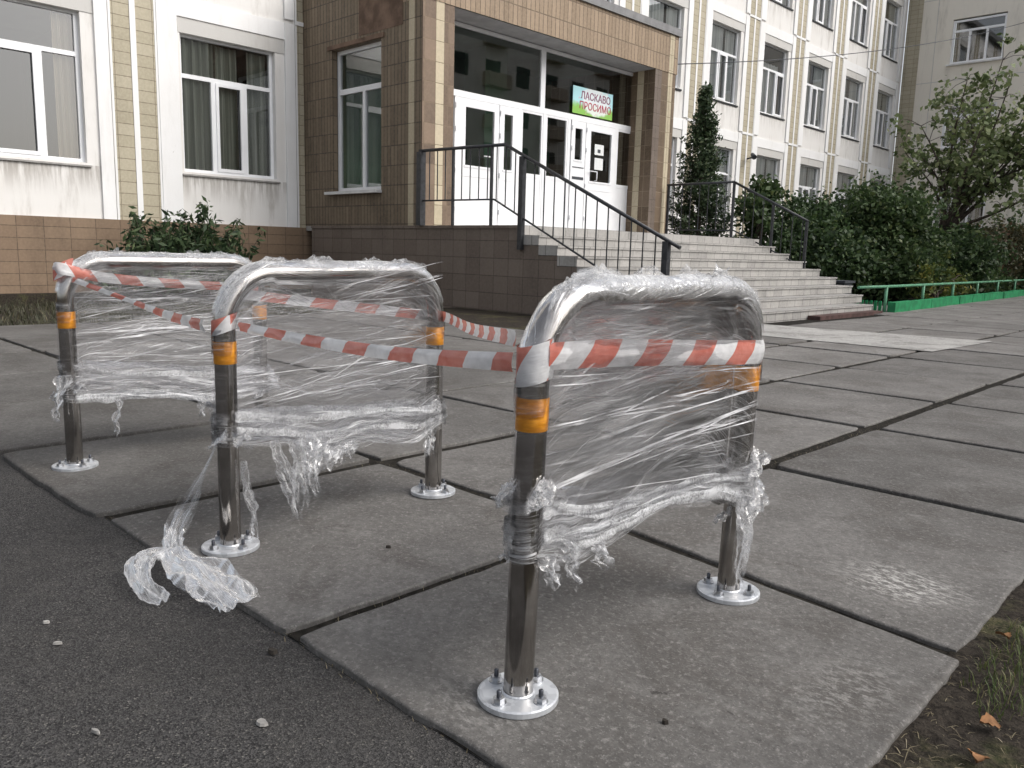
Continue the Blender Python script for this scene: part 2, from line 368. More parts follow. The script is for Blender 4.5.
M['leaf_red']=leafmat('russet_leaf',(.035,.04,.02),(.08,.075,.035),(.13,.07,.045))
M['leaf_yellow']=leafmat('yellow_green_leaf',(.05,.075,.02),(.13,.16,.04),(.36,.30,.07))
M['leaf_juniper']=leafmat('juniper_spray',(.02,.04,.02),(.06,.095,.04),(.13,.16,.08))
M['grass']=leafmat('grass_blade',(.05,.08,.02),(.11,.13,.045),(.28,.24,.13))
M['dullgrass']=leafmat('dull_grass',(.035,.038,.022),(.075,.075,.045),(.20,.17,.11))
M['straw']=leafmat('straw',(.16,.13,.08),(.27,.23,.15),(.36,.31,.22))
M['deadleaf']=plain('dry_orange_leaf',(.24,.125,.06),.8,0,.2,.4,30)

# ------------------------------------------------------------------ GROUND (X = out of facade, Y = along facade)
o=B().quad([(-400,-400,-.09),(400,-400,-.09),(400,400,-.09),(-400,400,-.09)]).build('ground',M['soil']); tag(o,kind='structure')

def rough_sheet(name,x0,x1,y0,y1,z,mat,amp=.004,step=.08,edge=None):
    b=B(); nx=max(2,int((x1-x0)/step)); ny=max(2,int((y1-y0)/step))
    def P(i,j):
        x=x0+(x1-x0)*i/nx; y=y0+(y1-y0)*j/ny
        return (x,y,z+amp*(noise.noise(Vector((x*2,y*2,3)))+.5*noise.noise(Vector((x*9,y*9,1)))))
    g=[[P(i,j) for j in range(ny+1)] for i in range(nx+1)]
    for i in range(nx):
        for j in range(ny): b.quad([g[i][j],g[i+1][j],g[i+1][j+1],g[i][j+1]],smooth=True)
    return b.build(name,mat)
b=B()
def add_sheet(b,x0,x1,y0,y1,z,step,amp):
    nx=max(1,int((x1-x0)/step)); ny=max(1,int((y1-y0)/step)); base=len(b.v)
    for i in range(nx+1):
        for j in range(ny+1):
            x=x0+(x1-x0)*i/nx; y=y0+(y1-y0)*j/ny
            b.v.append((x,y,z+amp*(noise.noise(Vector((x*1.3,y*1.3,3)))+.4*noise.noise(Vector((x*7,y*7,1))))))
    for i in range(nx):
        for j in range(ny):
            a=base+i*(ny+1)+j; b.f.append((a,a+ny+1,a+ny+2,a+1)); b.m.append(0); b.uv.append(None); b.sm.append(True)
add_sheet(b,-9.9,-.15,-8,1.16,-.022,.07,.007)
o=b.build('asphalt_road',M['asphalt']); tag(o,kind='structure')
b=B(); add_sheet(b,-9.9,6,-30,-8,-.022,1.2,.0); add_sheet(b,-.15,6,-8,1.0,-.022,.3,.0)
b.build('asphalt_road',M['asphalt'])['kind']='structure'

# paving slabs : one pavement sheet of separately bedded slabs with open joints
V=B(); tone=[]
def slab(c4pts,z=0.0,thick=.09,tn=1.0,bev=.0055):
    """c4pts: 4 corners (x,y) ccw"""
    cx=sum(p[0] for p in c4pts)/4; cy=sum(p[1] for p in c4pts)/4
    jz=[random.uniform(-.004,.004) for _ in range(4)]
    n=18; pts=[]
    for k in range(4):
        a=c4pts[k]; c=c4pts[(k+1)%4]
        for i in range(n):
            t=i/n; x=a[0]+(c[0]-a[0])*t; y=a[1]+(c[1]-a[1])*t
            w=noise.noise(Vector((x*6,y*6,k)))*.006+noise.noise(Vector((x*26,y*26,k)))*.007
            if i==0: w-=random.choice([.008,.012,.02,.03])
            if i in (1,n-1): w-=random.uniform(0,.006)
            dx,dy=cx-x,cy-y; l=math.hypot(dx,dy); pts.append((x-dx/l*w,y-dy/l*w,z+jz[k]*(1-t)+jz[(k+1)%4]*t))
    def inset(p,d):
        dx,dy=cx-p[0],cy-p[1]; l=math.hypot(dx,dy); return (p[0]+dx/l*d,p[1]+dy/l*d)
    m=len(pts); base=len(V.v)
    for p in pts: V.v.append((p[0],p[1],p[2]-thick))
    for p in pts: V.v.append((p[0],p[1],p[2]-bev))
    for p in pts: q=inset(p,bev*.9); V.v.append((q[0],q[1],p[2]-bev*.15))
    for p in pts: q=inset(p,bev*2.2); V.v.append((q[0],q[1],p[2]))
    for r in range(3):
        for i in range(m):
            j=(i+1)%m; V.f.append((base+r*m+i,base+r*m+j,base+(r+1)*m+j,base+(r+1)*m+i)); V.m.append(0); V.uv.append(None); V.sm.append(r>0)
    V.f.append(tuple(base+3*m+i for i in range(m))); V.m.append(0); V.uv.append(None); V.sm.append(False)
    tone.extend([tn]*(4*m))
g=.028
vl=[-.52,-1.79,-3.075,-4.34,-5.61,-6.88,-8.15,-9.42,-10.7]
ul=[1.07,2.30,3.66,5.03,6.36,7.70,9.05,10.4,11.75,13.1,14.45,15.8]
slab([(-1.772,1.055),(-.985,1.06),(-.505,1.075),(-.512,2.215),(-1.01,2.285),(-1.765,2.365)][::1] and [(-1.772,1.057),(-.505,1.065),(-.512,2.215),(-1.765,2.365)],0,tn=1.05)
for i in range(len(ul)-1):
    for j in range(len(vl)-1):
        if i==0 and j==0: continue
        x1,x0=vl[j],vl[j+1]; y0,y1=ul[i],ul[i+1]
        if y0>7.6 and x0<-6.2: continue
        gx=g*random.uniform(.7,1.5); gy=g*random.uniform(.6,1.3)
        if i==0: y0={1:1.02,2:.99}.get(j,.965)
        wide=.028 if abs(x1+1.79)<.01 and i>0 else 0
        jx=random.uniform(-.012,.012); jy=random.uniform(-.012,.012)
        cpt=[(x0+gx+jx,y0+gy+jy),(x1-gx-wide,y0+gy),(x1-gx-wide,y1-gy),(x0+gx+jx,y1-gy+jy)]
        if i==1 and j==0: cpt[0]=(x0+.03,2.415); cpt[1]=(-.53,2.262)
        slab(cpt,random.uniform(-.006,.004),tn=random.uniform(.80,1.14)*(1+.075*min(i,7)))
# farther slabs, beyond 15.8 m along the facade
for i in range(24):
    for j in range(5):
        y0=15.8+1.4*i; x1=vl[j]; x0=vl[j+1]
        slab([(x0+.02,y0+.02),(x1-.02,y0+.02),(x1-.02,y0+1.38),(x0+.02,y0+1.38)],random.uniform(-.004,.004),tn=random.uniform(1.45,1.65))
for i in range(10):
    for j in range(7):
        x0=-.50+1.3*j; y0=3.66+1.36*i
        slab([(x0+.012,y0+.012),(x0+1.28,y0+.012),(x0+1.28,y0+1.35),(x0+.012,y0+1.35)],0,tn=random.uniform(.9,1.1))
o=V.build('pavement',M['concrete']); tag(o,kind='structure')
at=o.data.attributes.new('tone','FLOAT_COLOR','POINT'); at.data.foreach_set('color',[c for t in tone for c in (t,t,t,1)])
# bedding under the slabs so joints read dark
o=B().quad([(-10.75,1.06,-.017),(-.53,1.06,-.017),(-.53,50,-.017),(-10.75,50,-.017)]).build('joint_soil',M['joint']); tag(o,kind='structure')
# pale new concrete strip to the steps
b=B(); b.quad([(-5.95,9.75,.008),(-2.95,9.85,.008),(-2.85,11.9,.008),(-5.95,11.5,.008)])
o=b.build('pale_path',M['concrete_light']); tag(o,kind='structure')
at=o.data.attributes.new('tone','FLOAT_COLOR','POINT'); at.data.foreach_set('color',[1.0]*16)

# ------------------------------------------------------------------ WALL WITH OPENINGS
def wall(b,frame,a0,a1,z0,z1,ops,depth=.16,mi=0,rev=0):
    """frame(a,z,d)->xyz ; d into the wall ; ops=[(a0,a1,z0,z1)]"""
    A=sorted({a0,a1,*[q for o in ops for q in o[:2] if a0<q<a1]}); Z=sorted({z0,z1,*[q for o in ops for q in o[2:] if z0<q<z1]})
    for i in range(len(A)-1):
        for j in range(len(Z)-1):
            ca=(A[i]+A[i+1])/2; cz=(Z[j]+Z[j+1])/2
            if any(o[0]<ca<o[1] and o[2]<cz<o[3] for o in ops): continue
            b.quad([frame(A[i],Z[j],0),frame(A[i+1],Z[j],0),frame(A[i+1],Z[j+1],0),frame(A[i],Z[j+1],0)],mi)
    for o in ops:
        p,q,r,s=o
        for (x,y) in (((p,r),(p,s)),((p,s),(q,s)),((q,s),(q,r)),((q,r),(p,r))):
            b.quad([frame(x[0],x[1],0),frame(x[0],x[1],depth),frame(y[0],y[1],depth),frame(y[0],y[1],0)],rev)

FX=-15.7
PITCH=3.7
WC=[8.12+PITCH*k for k in range(-2,10)]     # window centres along y
ROWS=[(2.33,4.85),(6.40,8.92),(10.47,12.99)]
school=empty('school_building',(FX,8,0),label='long white three-storey school building with yellow tiled strips and white framed windows',cat='building')
def ch(o): # keep world coordinates when parenting to an empty without rotation
    o.parent=school; o.location=Vector(o.location)-school.location; return o
fr=lambda a,z,d:(FX-d,a,z)
ops=[]
for c in WC:
    for (z0,z1) in ROWS:
        if z0<3 and 9.6<c<17.9: continue
        ops.append((c-.98,c+.98,z0,z1))
b=B(); wall(b,fr,-1.2,43.2,1.37,14.2,ops,.20)
ch(b.build('facade_wall',M['plaster_dirty']))
b=B(); b.box(FX-.35,FX+.06,-1.2,43.2,-.1,1.37); b.box(FX-.35,FX+.30,-1.2,9.7,-.1,.07,1)
ch(b.build('plinth',[M['plinth'],M['soil']]))
b=B(); b.box(FX-9,FX+.35,-1.4,43.3,14.2,14.45); ch(b.build('roof',M['flash']))
b=B(); b.box(FX-6,FX-5.9,-1.2,43.2,0,14.2)
for z in (1.2,5.3,9.4,13.6): b.box(FX-6,FX-.36,-1.2,43.2,z,z+.2)
for c in WC: b.box(FX-6,FX-.4,c+1.75,c+1.95,1.2,14)
b.box(FX-6,FX,-1.2,-1.1,0,14.2)
ch(b.build('room_shell',M['room']))
# side bands + lintel panels round every window bay
band={}
def part_copy(key,make,mat,name,loc):
    if key not in band: o=make().build(name,mat); band[key]=o
    else: o=band[key].copy(); COL.objects.link(o)
    o.location=loc; ch(o)
for c in WC:
    for k,(z0,z1) in enumerate(ROWS):
        if z0<3 and 9.6<c<17.9: continue
        zb=1.37 if k==0 else (5.54 if k==1 else 9.61); zt=5.46 if k==0 else (9.53 if k==1 else 14.19)
        part_copy(('l',k),lambda:B().box(0,.045,-1.42,-1.04,zb,zt,0,'x'),M['plaster'],'plaster_band',(FX,c,0))
        part_copy(('r',k),lambda:B().box(0,.045,1.20,1.42,zb,zt,0,'x'),M['plaster'],'plaster_band',(FX,c,0))
        part_copy(('s',k),lambda:B().box(0,.032,-1.04,1.20,z1+.28,zt,0,'x'),M['plaster'],'spandrel_panel',(FX,c,0))
        part_copy(('n',k),lambda:B().box(0,.012,-1.02,1.20,z1,z1+.28,0,'x'),M['lintel'],'lintel_panel',(FX,c,0))
# pilasters
def pilaster():
    b=B(); b.box(0,.025,-.38,.38,1.37,14.19,0,'x'); b.box(.025,.04,-.055,.045,1.37,14.19,1,'x')
    for z in (5.46,9.53): b.box(0,.05,-.42,.42,z,z+.08,1,'x')
    b.box(.0,.033,-.42,-.38,1.37,14.19,1,'x'); b.box(.0,.033,.38,.43,1.37,14.19,1,'x')
    return b.build('pilaster',[M['yellow'],M['plaster']])
pp=pilaster(); first=True
for c in WC[:-1]:
    o=pp if first else pp.copy()
    if not first: COL.objects.link(o)
    first=False; o.location=(FX,c+1.86,0); ch(o)

# windows ---------------------------------------------------------
def win_mesh(w,h,tz,mull,sash=None,th=.065,dp=.07):
    """frame in local coords: y across (-w/2..w/2), z 0..h, x=0 front"""
    b=B(); 
    b.box(-dp,0,-w/2,-w/2+th,0,h); b.box(-dp,0,w/2-th,w/2,0,h); b.box(-dp,0,-w/2+th,w/2-th,0,th); b.box(-dp,0,-w/2+th,w/2-th,h-th*.7,h)
    b.box(-dp,.003,-w/2+th,w/2-th,tz,tz+th*1.2)
    for m in mull: b.box(-dp,.003,m-.045,m+.045,th,tz)
    if sash:
        for (s0,s1) in sash:
            t=.06; z0=th; z1=tz
            b.box(-.02,.022,s0,s0+t,z0,z1); b.box(-.02,.022,s1-t,s1,z0,z1); b.box(-.02,.022,s0+t,s1-t,z0,z0+t); b.box(-.02,.022,s0+t,s1-t,z1-t,z1)
    return b
def curtain_mesh(y0,y1,z0,z1,x=-.22,amp=.035,fold=.11,seed=0):
    b=B(); n=int((y1-y0)/.022)+2; rnd=random.Random(seed); ph=0; pts=[]
    for i in range(n+1):
        y=y0+(y1-y0)*i/n; ph+=.022/fold*2*math.pi*rnd.uniform(.7,1.3); pts.append((x+amp*math.sin(ph)+.01*math.sin(ph*2.3),y))
    for i in range(n): b.quad([(pts[i][0],pts[i][1],z0),(pts[i+1][0],pts[i+1][1],z0),(pts[i+1][0],pts[i+1][1],z1),(pts[i][0],pts[i][1],z1)],smooth=True)
    return b
W,H=1.96,2.52
def window(c,z0,style,first={}):
    if style not in first:
        if style=='A':   b=win_mesh(W,H,1.78,[.34],[(-.42,.295)])
        elif style=='B': b=win_mesh(W,H,1.74,[-.30,.36],[(-.255,.315)])
        else:            b=win_mesh(W,H,1.60,[-.30,.30],[(-.255,.255)] if style!='up2' else [(.345,.915)])
        f=b.build('window',M['upvc'])
        B().quad([(-.04,-W/2+.05,.05),(-.04,W/2-.05,.05),(-.04,W/2-.05,H-.04),(-.04,-W/2+.05,H-.04)]).build('window_glass',M['glass'],f)
        if style=='A':
            curtain_mesh(.60,.93,.05,H-.05,-.16,.035,.12,3).build('curtain',[M['curtain_beige']],f)
            curtain_mesh(-.95,-.6,.05,H-.05,-.16,.035,.12,3).build('curtain',[M['curtain_green']],f)
        elif style=='B':
            curtain_mesh(-.95,-.22,.05,H-.05,-.15,.05,.16,5).build('curtain',[M['curtain_green']],f)
            curtain_mesh(-.16,.30,.05,H-.05,-.2,.03,.15,6).build('curtain',[M['curtain_green']],f)
            curtain_mesh(.50,.93,.05,H-.05,-.2,.03,.13,7).build('curtain',[M['curtain_green']],f)
        elif style=='up':
            curtain_mesh(-.95,.18,.05,H-.05,-.12,.03,.2,8).build('curtain',[M['curtain_white']],f)
            curtain_mesh(.3,.95,.05,H-.05,-.15,.03,.2,9).build('curtain',[M['curtain_white']],f)
        elif style=='up2':
            curtain_mesh(-.95,.62,.05,1.9,-.12,.03,.25,10).build('curtain',[M['curtain_white']],f)
        elif style=='up3':
            curtain_mesh(-.95,-.35,.05,H-.05,-.12,.03,.2,18).build('curtain',[M['curtain_white']],f)
            curtain_mesh(.1,.95,.05,H-.05,-.15,.03,.2,19).build('curtain',[M['curtain_white']],f)
            # sash tipped inward at the top
            s=B(); 
            for (y0,y1,zz0,zz1) in ((-.24,-.19,0,1.5),(.19,.24,0,1.5),(-.19,.19,0,.05),(-.19,.19,1.45,1.5)): s.box(-.02,.02,y0,y1,zz0,zz1)
            q=s.build('open_sash',M['upvc'],f); q.location=(-.05,.62,.08); q.rotation_euler=(0,R(-9),0)
        if style in('A','B'):
            s=B(); s.box(-.02,.15,-W/2-.04,W/2+.06,-.075,-.045); s.box(.0,.10,-W/2+.02,W/2-.02,-.045,-.002,1); s.build('sill',[M['sill'],M['sillw']],f)
        else:
            s=B(); s.box(-.02,.15,-W/2-.05,W/2+.05,-.07,-.02); s.build('sill',M['dark_metal'],f)
        first[style]=f
    else: f=copy_tree(first[style])
    f.location=(FX-.11,c,z0); ch(f)
for i,c in enumerate(WC):
    for k,(z0,z1) in enumerate(ROWS):
        if k==0:
            if 9.6<c<17.9: continue
            window(c,z0,'A' if c<5 else ('B' if c<9 else 'up'))
        else:
            window(c,z0,['up','up3','up2','up','up3'][(i*2+k)%5])
b=B(); b.tube([(FX+.03,28.6,4.62),(FX+.28,28.6,4.66)],.03,8); b.tube([(FX+.28,28.5,4.75),(FX+.45,28.35,4.62)],[.07,.09],10); ch(b.build('wall_lamp',M['wood_dark']))

# ------------------------------------------------------------------ PORCH
PX=-11.8; PY0,PY1=9.75,17.75; LZ=1.41
porch=empty('entrance_porch',(PX,13.7,LZ),label='brown tiled entrance porch with flat roof over white glazed doors',cat='porch')
def pc(o,par=None):
    if par is None: o.parent=porch; o.location=Vector(o.location)-porch.location
    return o
b=B(); fy=lambda a,z,d:(a,PY0+d,z)
# left side wall with the tall window opening  (a = x)
wall(b,fy,FX,PX-.02,LZ,6.4,[(-14.62,-13.0,2.09,4.84)],.22,0,0)
b.box(-12.18,-12.02,PY0-.004,PY0-.001,LZ,6.23,2,'Y')
b.box(-13.7,-12.35,PY0-.006,PY0-.002,4.98,6.22,3,'Y'); b.box(-14.75,-12.9,PY0-.03,PY0-.002,4.85,4.93,3)
pc(b.build('side_wall',[M['porchrib'],M['porch'],M['beige'],M['patch']]))
b=B(); b.box(FX+.06,PX-.02,PY1-.3,PY1,LZ,6.3)
pc(b.build('side_wall',M['porch']))
# columns
def column(y0,y1,strip):
    b=B(); b.box(-12.62,PX,y0,y1,LZ,5.35,0,'z'); b.box(PX,PX+.004,strip[0],strip[1],LZ,5.35,1,'x')
    return b
o=column(9.755,10.50,(10.06,10.25)).build('column',[M['redbrown'],M['beige']]); pc(o)
b=column(16.88,17.74,(17.42,17.6)); b.box(-12.3,-12.12,16.876,16.88,LZ,5.35,1,'Y'); b.box(PX,PX+.003,16.88,17.15,LZ,5.35,2,'x')
pc(b.build('column',[M['porch'],M['beige'],M['stairwall']]))
b=B(); b.box(PX-.9,PX+.012,9.745,17.78,5.352,6.23,0,'z'); b.box(PX+.012,PX+.016,17.42,17.6,5.352,6.23,1,'x'); pc(b.build('fascia',[M['fascia'],M['beige']]))
b=B(); b.box(FX+.07,PX+.06,9.70,17.86,6.232,6.40); pc(b.build('roof_cap',M['flash']))
b=B(); b.quad([(-12.5,10.5,5.345),(-12.5,16.88,5.345),(PX-.01,16.88,5.345),(PX-.01,10.5,5.345)]); pc(b.build('soffit',M['soffit']))
b=B(); b.box(FX+.05,FX+.1,9.97,17.45,LZ,5.8); b.box(FX+.07,-12.65,9.98,17.45,5.6,5.7); b.box(FX+.07,-12.65,9.98,17.45,LZ-.05,LZ)
b.box(-14.9,-14.2,13.6,14.3,LZ,5.6); pc(b.build('lobby_interior',M['greenroom']))
# side window
b=B()
def fbox(y0,y1,x0,x1,z0,z1): b.box(x0,x1,y0,y1,z0,z1)
X0,X1,Y=-14.62,-13.0,PY0+.13
for (a,c_) in ((X0,X0+.07),(X1-.07,X1),(-13.77,-13.69)): b.box(a,c_,Y,Y+.07,2.09,4.84 if a!=-13.77 else 4.02)
b.box(X0,X1,Y+.002,Y+.068,2.09,2.17); b.box(X0,X1,Y+.002,Y+.068,4.77,4.84); b.box(X0,X1,Y+.002,Y+.068,4.0,4.1)
f=b.build('window',M['upvc']); pc(f)
g_=B(); g_.quad([(X0,Y+.04,2.1),(X1,Y+.04,2.1),(X1,Y+.04,4.83),(X0,Y+.04,4.83)]); g_.build('window_glass',M['glass'],f)
s=B(); s.box(X0-.12,X1+.02,PY0-.14,Y+.0,2.03,2.085); s.build('sill',M['sillw'],f)
# door screen at x = DX
DX=-12.45
def rect_frame(b,y0,y1,z0,z1,t,x0=-.06,x1=0.0,X=DX,tb=None):
    tb=t if tb is None else tb
    b.box(X+x0,X+x1,y0,y0+t,z0,z1); b.box(X+x0,X+x1,y1-t,y1,z0,z1); b.box(X+x0,X+x1,y0+t,y1-t,z0,z0+tb); b.box(X+x0,X+x1,y0+t,y1-t,z1-t,z1)
b=B()
rect_frame(b,10.52,13.66,3.98,5.33,.07); rect_frame(b,13.66,17.0,3.98,5.33,.07)
b.box(DX-.06,DX+.004,10.52,17.0,3.96,4.08)
for y in (10.98,12.92,13.70,14.53,16.27): b.box(DX-.06,DX+.004,y,y+.09,LZ,3.96)
scr=b.build('door_screen',M['upvc']); pc(scr)
B().quad([(DX-.03,10.55,4.05),(DX-.03,16.98,4.05),(DX-.03,16.98,5.3),(DX-.03,10.55,5.3)]).build('transom_glass',M['glass'],scr)
for (y0,y1) in ((13.01,13.70),(13.79,14.53),(16.36,17.0),(10.52,10.98)):
    b=B(); rect_frame(b,y0,y1,LZ,3.96,.05,-.05,-.004); b.box(DX-.045,DX-.01,y0+.05,y1-.05,LZ+.05,2.6); b.box(DX-.05,DX-.002,y0+.05,y1-.05,2.58,2.66)
    sp=b.build('side_panel',M['upvc']); pc(sp)
    B().quad([(DX-.03,y0+.04,2.66),(DX-.03,y1-.04,2.66),(DX-.03,y1-.04,3.93),(DX-.03,y0+.04,3.93)]).build('side_glass',M['glass'],sp)
def door(y0,y1,gy0,gy1,gz0,gz1,handle=None,mail=False):
    b=B(); z1=3.95; x0,x1=DX-.035,DX+.022
    b.box(x0,x1,y0,gy0,LZ+.02,z1); b.box(x0,x1,gy1,y1,LZ+.02,z1); b.box(x0,x1,gy0,gy1,LZ+.02,gz0); b.box(x0,x1,gy0,gy1,gz1,z1)
    b.box(x1,x1+.012,gy0-.03,gy1+.03,gz0-.04,gz0,0); b.box(x1,x1+.008,gy0-.03,gy1+.03,2.45,2.47,0)
    for z in (1.75,2.5,3.3,3.75): b.box(x1,x1+.03,y0+.005,y0+.035,z,z+.09)
    if mail: b.box(x1,x1+.008,y0+.06,y1-.04,2.66,2.72,1); b.box(x1,x1+.008,y0+.06,y1-.04,2.92,2.94,1)
    d=b.build('door',[M['upvc'],M['wood_dark']]); pc(d)
    B().quad([(DX-.008,gy0,gz0),(DX-.008,gy1,gz0),(DX-.008,gy1,gz1),(DX-.008,gy0,gz1)]).build('door_glass',M['glass'],d)
    if handle is not None:
        h=B(); h.tube([(x1,handle,2.68),(x1+.07,handle,2.68),(x1+.07,handle,2.88),(x1,handle,2.88)],.014,8); h.tube([(x1+.06,handle-.25,2.88),(x1+.07,handle,2.88)],.012,8); h.build('handle',M['upvc'],d)
door(11.10,12.32,11.39,12.19,2.67,3.79,12.1); door(12.34,12.90,12.48,12.73,2.67,3.79)
door(14.64,15.14,14.77,15.02,3.10,3.79,None,True); door(15.16,16.25,15.34,16.12,2.66,3.79,15.52)
# poster and notices
def text(body,size,loc,mat,parent,name='lettering'):
    cu=bpy.data.curves.new(name,'FONT'); cu.body=body; cu.size=size; cu.extrude=.002; cu.align_x='CENTER'; cu.offset=.002
    o=bpy.data.objects.new(name,cu); COL.objects.link(o)
    dg=bpy.context.evaluated_depsgraph_get(); me=bpy.data.meshes.new_from_object(o.evaluated_get(dg)); bpy.data.objects.remove(o)
    me.materials.clear(); me.materials.append(mat); o=bpy.data.objects.new(name,me); COL.objects.link(o)
    o.matrix_local=Matrix.Translation(loc)@Matrix.Rotation(R(90),4,'Z')@Matrix.Rotation(R(90),4,'X'); o.parent=parent; return o
def poster_mat():
    n=N('poster_print'); g=n.obj(); sp=n.n('ShaderNodeSeparateXYZ'); n.l(g,sp.inputs[0]); w=n.noise(g,5,4)
    z=n.math('MULTIPLY_ADD',w,.22,sp.outputs[2]); c=n.mix(n.ramp(z,.28,.40),(.25,.50,.10),(.42,.72,.78))
    dv=n.n('ShaderNodeVectorMath',operation='DISTANCE'); n.l(n.map(g,(0,1,1.6),(0,0,0),(0,-.1,-.53)),dv.inputs[0]); c=n.mix(n.ramp(n.math('MULTIPLY_ADD',w,.3,dv.outputs['Value']),.60,.72,.85,0),c,(.80,.82,.84)); c=n.mix(n.ramp(n.noise(g,13,2),.66,.7,0,.7),c,(.75,.30,.42))
    return n.done(n.pbr(c,.5))
b=B(); b.box(0,.006,-.73,.73,0,.59)
po=b.build('welcome_poster',poster_mat()); po.location=(DX+.012,15.37,4.115)
tag(po,'green and pale blue welcome poster with red lettering in the glass above the doors','poster')
red=plain('red_letters',(.42,.05,.09),.5); 
text('ЛАСКАВО',.225,(.009,.09,.345),plain('maroon_letters',(.22,.04,.12),.5),po); text('ПРОСИМО',.225,(.009,.09,.125),red,po)
b=B(); b.box(0,.003,-.17,.17,0,.24); b.box(.003,.004,-.06,.05,.05,.13,1); nt=b.build('paper_notice',[M['paper'],M['wood_dark']]); nt.location=(DX-.004,15.69,3.28); tag(nt,'upper white paper notice taped inside the right door glass','notice')
b=B(); b.box(0,.003,-.16,.16,0,.27); nt=b.build('paper_notice',M['paper']); nt.location=(DX-.004,15.69,2.94); tag(nt,'lower plain white paper sheet taped inside the right door glass','notice')

# ------------------------------------------------------------------ STAIRS
st=empty('entrance_steps',(-9.25,13.6,0),label='flight of grey tiled steps rising to the school doors beside a brown tiled wall',cat='steps')
def sc(o): o.parent=st; o.location=Vector(o.location)-st.location; return o
SD=.4; SR=.1567
ends=[17.65,17.7,17.6,17.6,17.45,17.4,17.25,16.8,16.3]
b=B(); b.box(FX+.065,-9.25,9.74,17.62,LZ-.10,LZ,0); sc(b.build('landing',M['step']))
for k in range(9):
    b=B(); xf=-9.25+SD*k; zt=LZ-SR*k
    x0=xf-.42 if k else xf-.3; 
    if k: 
        j=random.uniform(-.004,.004); b.box(xf-SD+.002,xf+j,9.715,ends[k],zt-SR-(.1 if k==8 else 0),zt); b.box(xf-.03,xf+.018,9.71,ends[k]+.01,zt-.028,zt+.003)
    else: b.box(xf+.001,xf+.02,9.71,17.66,zt-SR,zt+.003)
    sc(b.build('step',M['step']))
# stepped brown side wall (left) and plain right cheek
b=B(); prof=[(FX+.065,-.1),(FX+.065,LZ-.003)]
prof.append((-9.252,LZ-.003))
for k in range(1,9):
    prof.append((-9.25+SD*(k-1)-.001,LZ-SR*(k+1)-.003)); prof.append((-9.25+SD*k-.001,LZ-SR*(k+1)-.003))
prof.append((-6.055,-.1))
pl=[(p[0],9.70,max(p[1],-.1)) for p in prof]
# build as column strips so the polygon stays simple
def strip(x0,x1,z1):
    if z1>-.09: b.box(x0,x1,9.722,9.95,-.1,z1,0,'z')
strip(FX+.31,-9.252,LZ-.006)
for k in range(1,9): strip(-9.25+SD*(k-1),-9.25+SD*k-.001,LZ-SR*(k+1)-.003)
b.box(FX+.31,-9.3,9.70,9.722,LZ-.05,LZ+.002,0)
sc(b.build('side_wall',M['stairwall']))
b=B(); b.box(FX+.3,-9.3,17.4,17.6,-.1,LZ-.11); sc(b.build('cheek_wall',M['stairwall']))
b=B(); b.box(-6.035,-5.82,13.45,16.25,-.06,.05); o=b.build('base_slab',M['redslab']); sc(o)

# ------------------------------------------------------------------ HANDRAILS
def rail(name,y,pts_top,pts_bot,posts,bal,label,post_h,spacing):
    e=empty(name,(posts[0][0],y,LZ),label=label,cat='handrail',group=None)
    def a(o): o.parent=e; o.location=Vector(o.location)-e.location
    def zt(x,P):
        for (x0,z0),(x1,z1) in zip(P,P[1:]):
            if x0<=x<=x1: return z0+(z1-z0)*(x-x0)/(x1-x0)
        return P[-1][1] if x>P[-1][0] else P[0][1]
    b=B(); 
    for (p,q) in zip(pts_top,pts_top[1:]): b.tube([(p[0],y,p[1]),(q[0],y,q[1])],.028,8)
    a(b.build('top_rail',M['dark_metal']))
    b=B()
    for (p,q) in zip(pts_bot,pts_bot[1:]): b.tube([(p[0],y,p[1]),(q[0],y,q[1])],.016,6)
    a(b.build('bottom_rail',M['dark_metal']))
    for (x,z0,w) in posts:
        b=B(); b.box(x-w/2,x+w/2,y-w/2,y+w/2,z0,zt(x,pts_top)-.02); a(b.build('post',M['dark_metal']))
    x=bal[0]
    while x<bal[1]:
        if not any(abs(x-p[0])<.08 for p in posts):
            b=B(); b.tube([(x,y,zt(x,pts_bot)),(x,y,zt(x,pts_top))],.0105,6,caps=False); a(b.build('baluster',M['dark_metal']))
        x+=spacing
rail('stair_handrail',9.69,[(-11.78,2.725),(-9.62,2.69),(-6.22,1.10)],[(-11.75,1.85),(-9.85,1.83),(-6.45,.24)],
     [(-11.74,LZ,.12),(-10.87,LZ,.04),(-9.92,LZ,.04),(-9.22,1.02,.085),(-6.44,.0,.09)],(-11.5,-6.5),'left black steel stair handrail on the brown tiled wall, nearer the window','',.212)
rail('stair_handrail',17.5,[(-11.7,2.70),(-9.88,2.71),(-8.02,1.80)],[(-11.7,1.62),(-9.8,1.60),(-8.02,.80)],
     [(-11.66,LZ,.05),(-9.87,LZ,.05),(-8.86,.9,.05),(-8.05,.62,.055)],(-11.5,-8.1),'right black steel stair handrail in front of the conical evergreen','',.24)

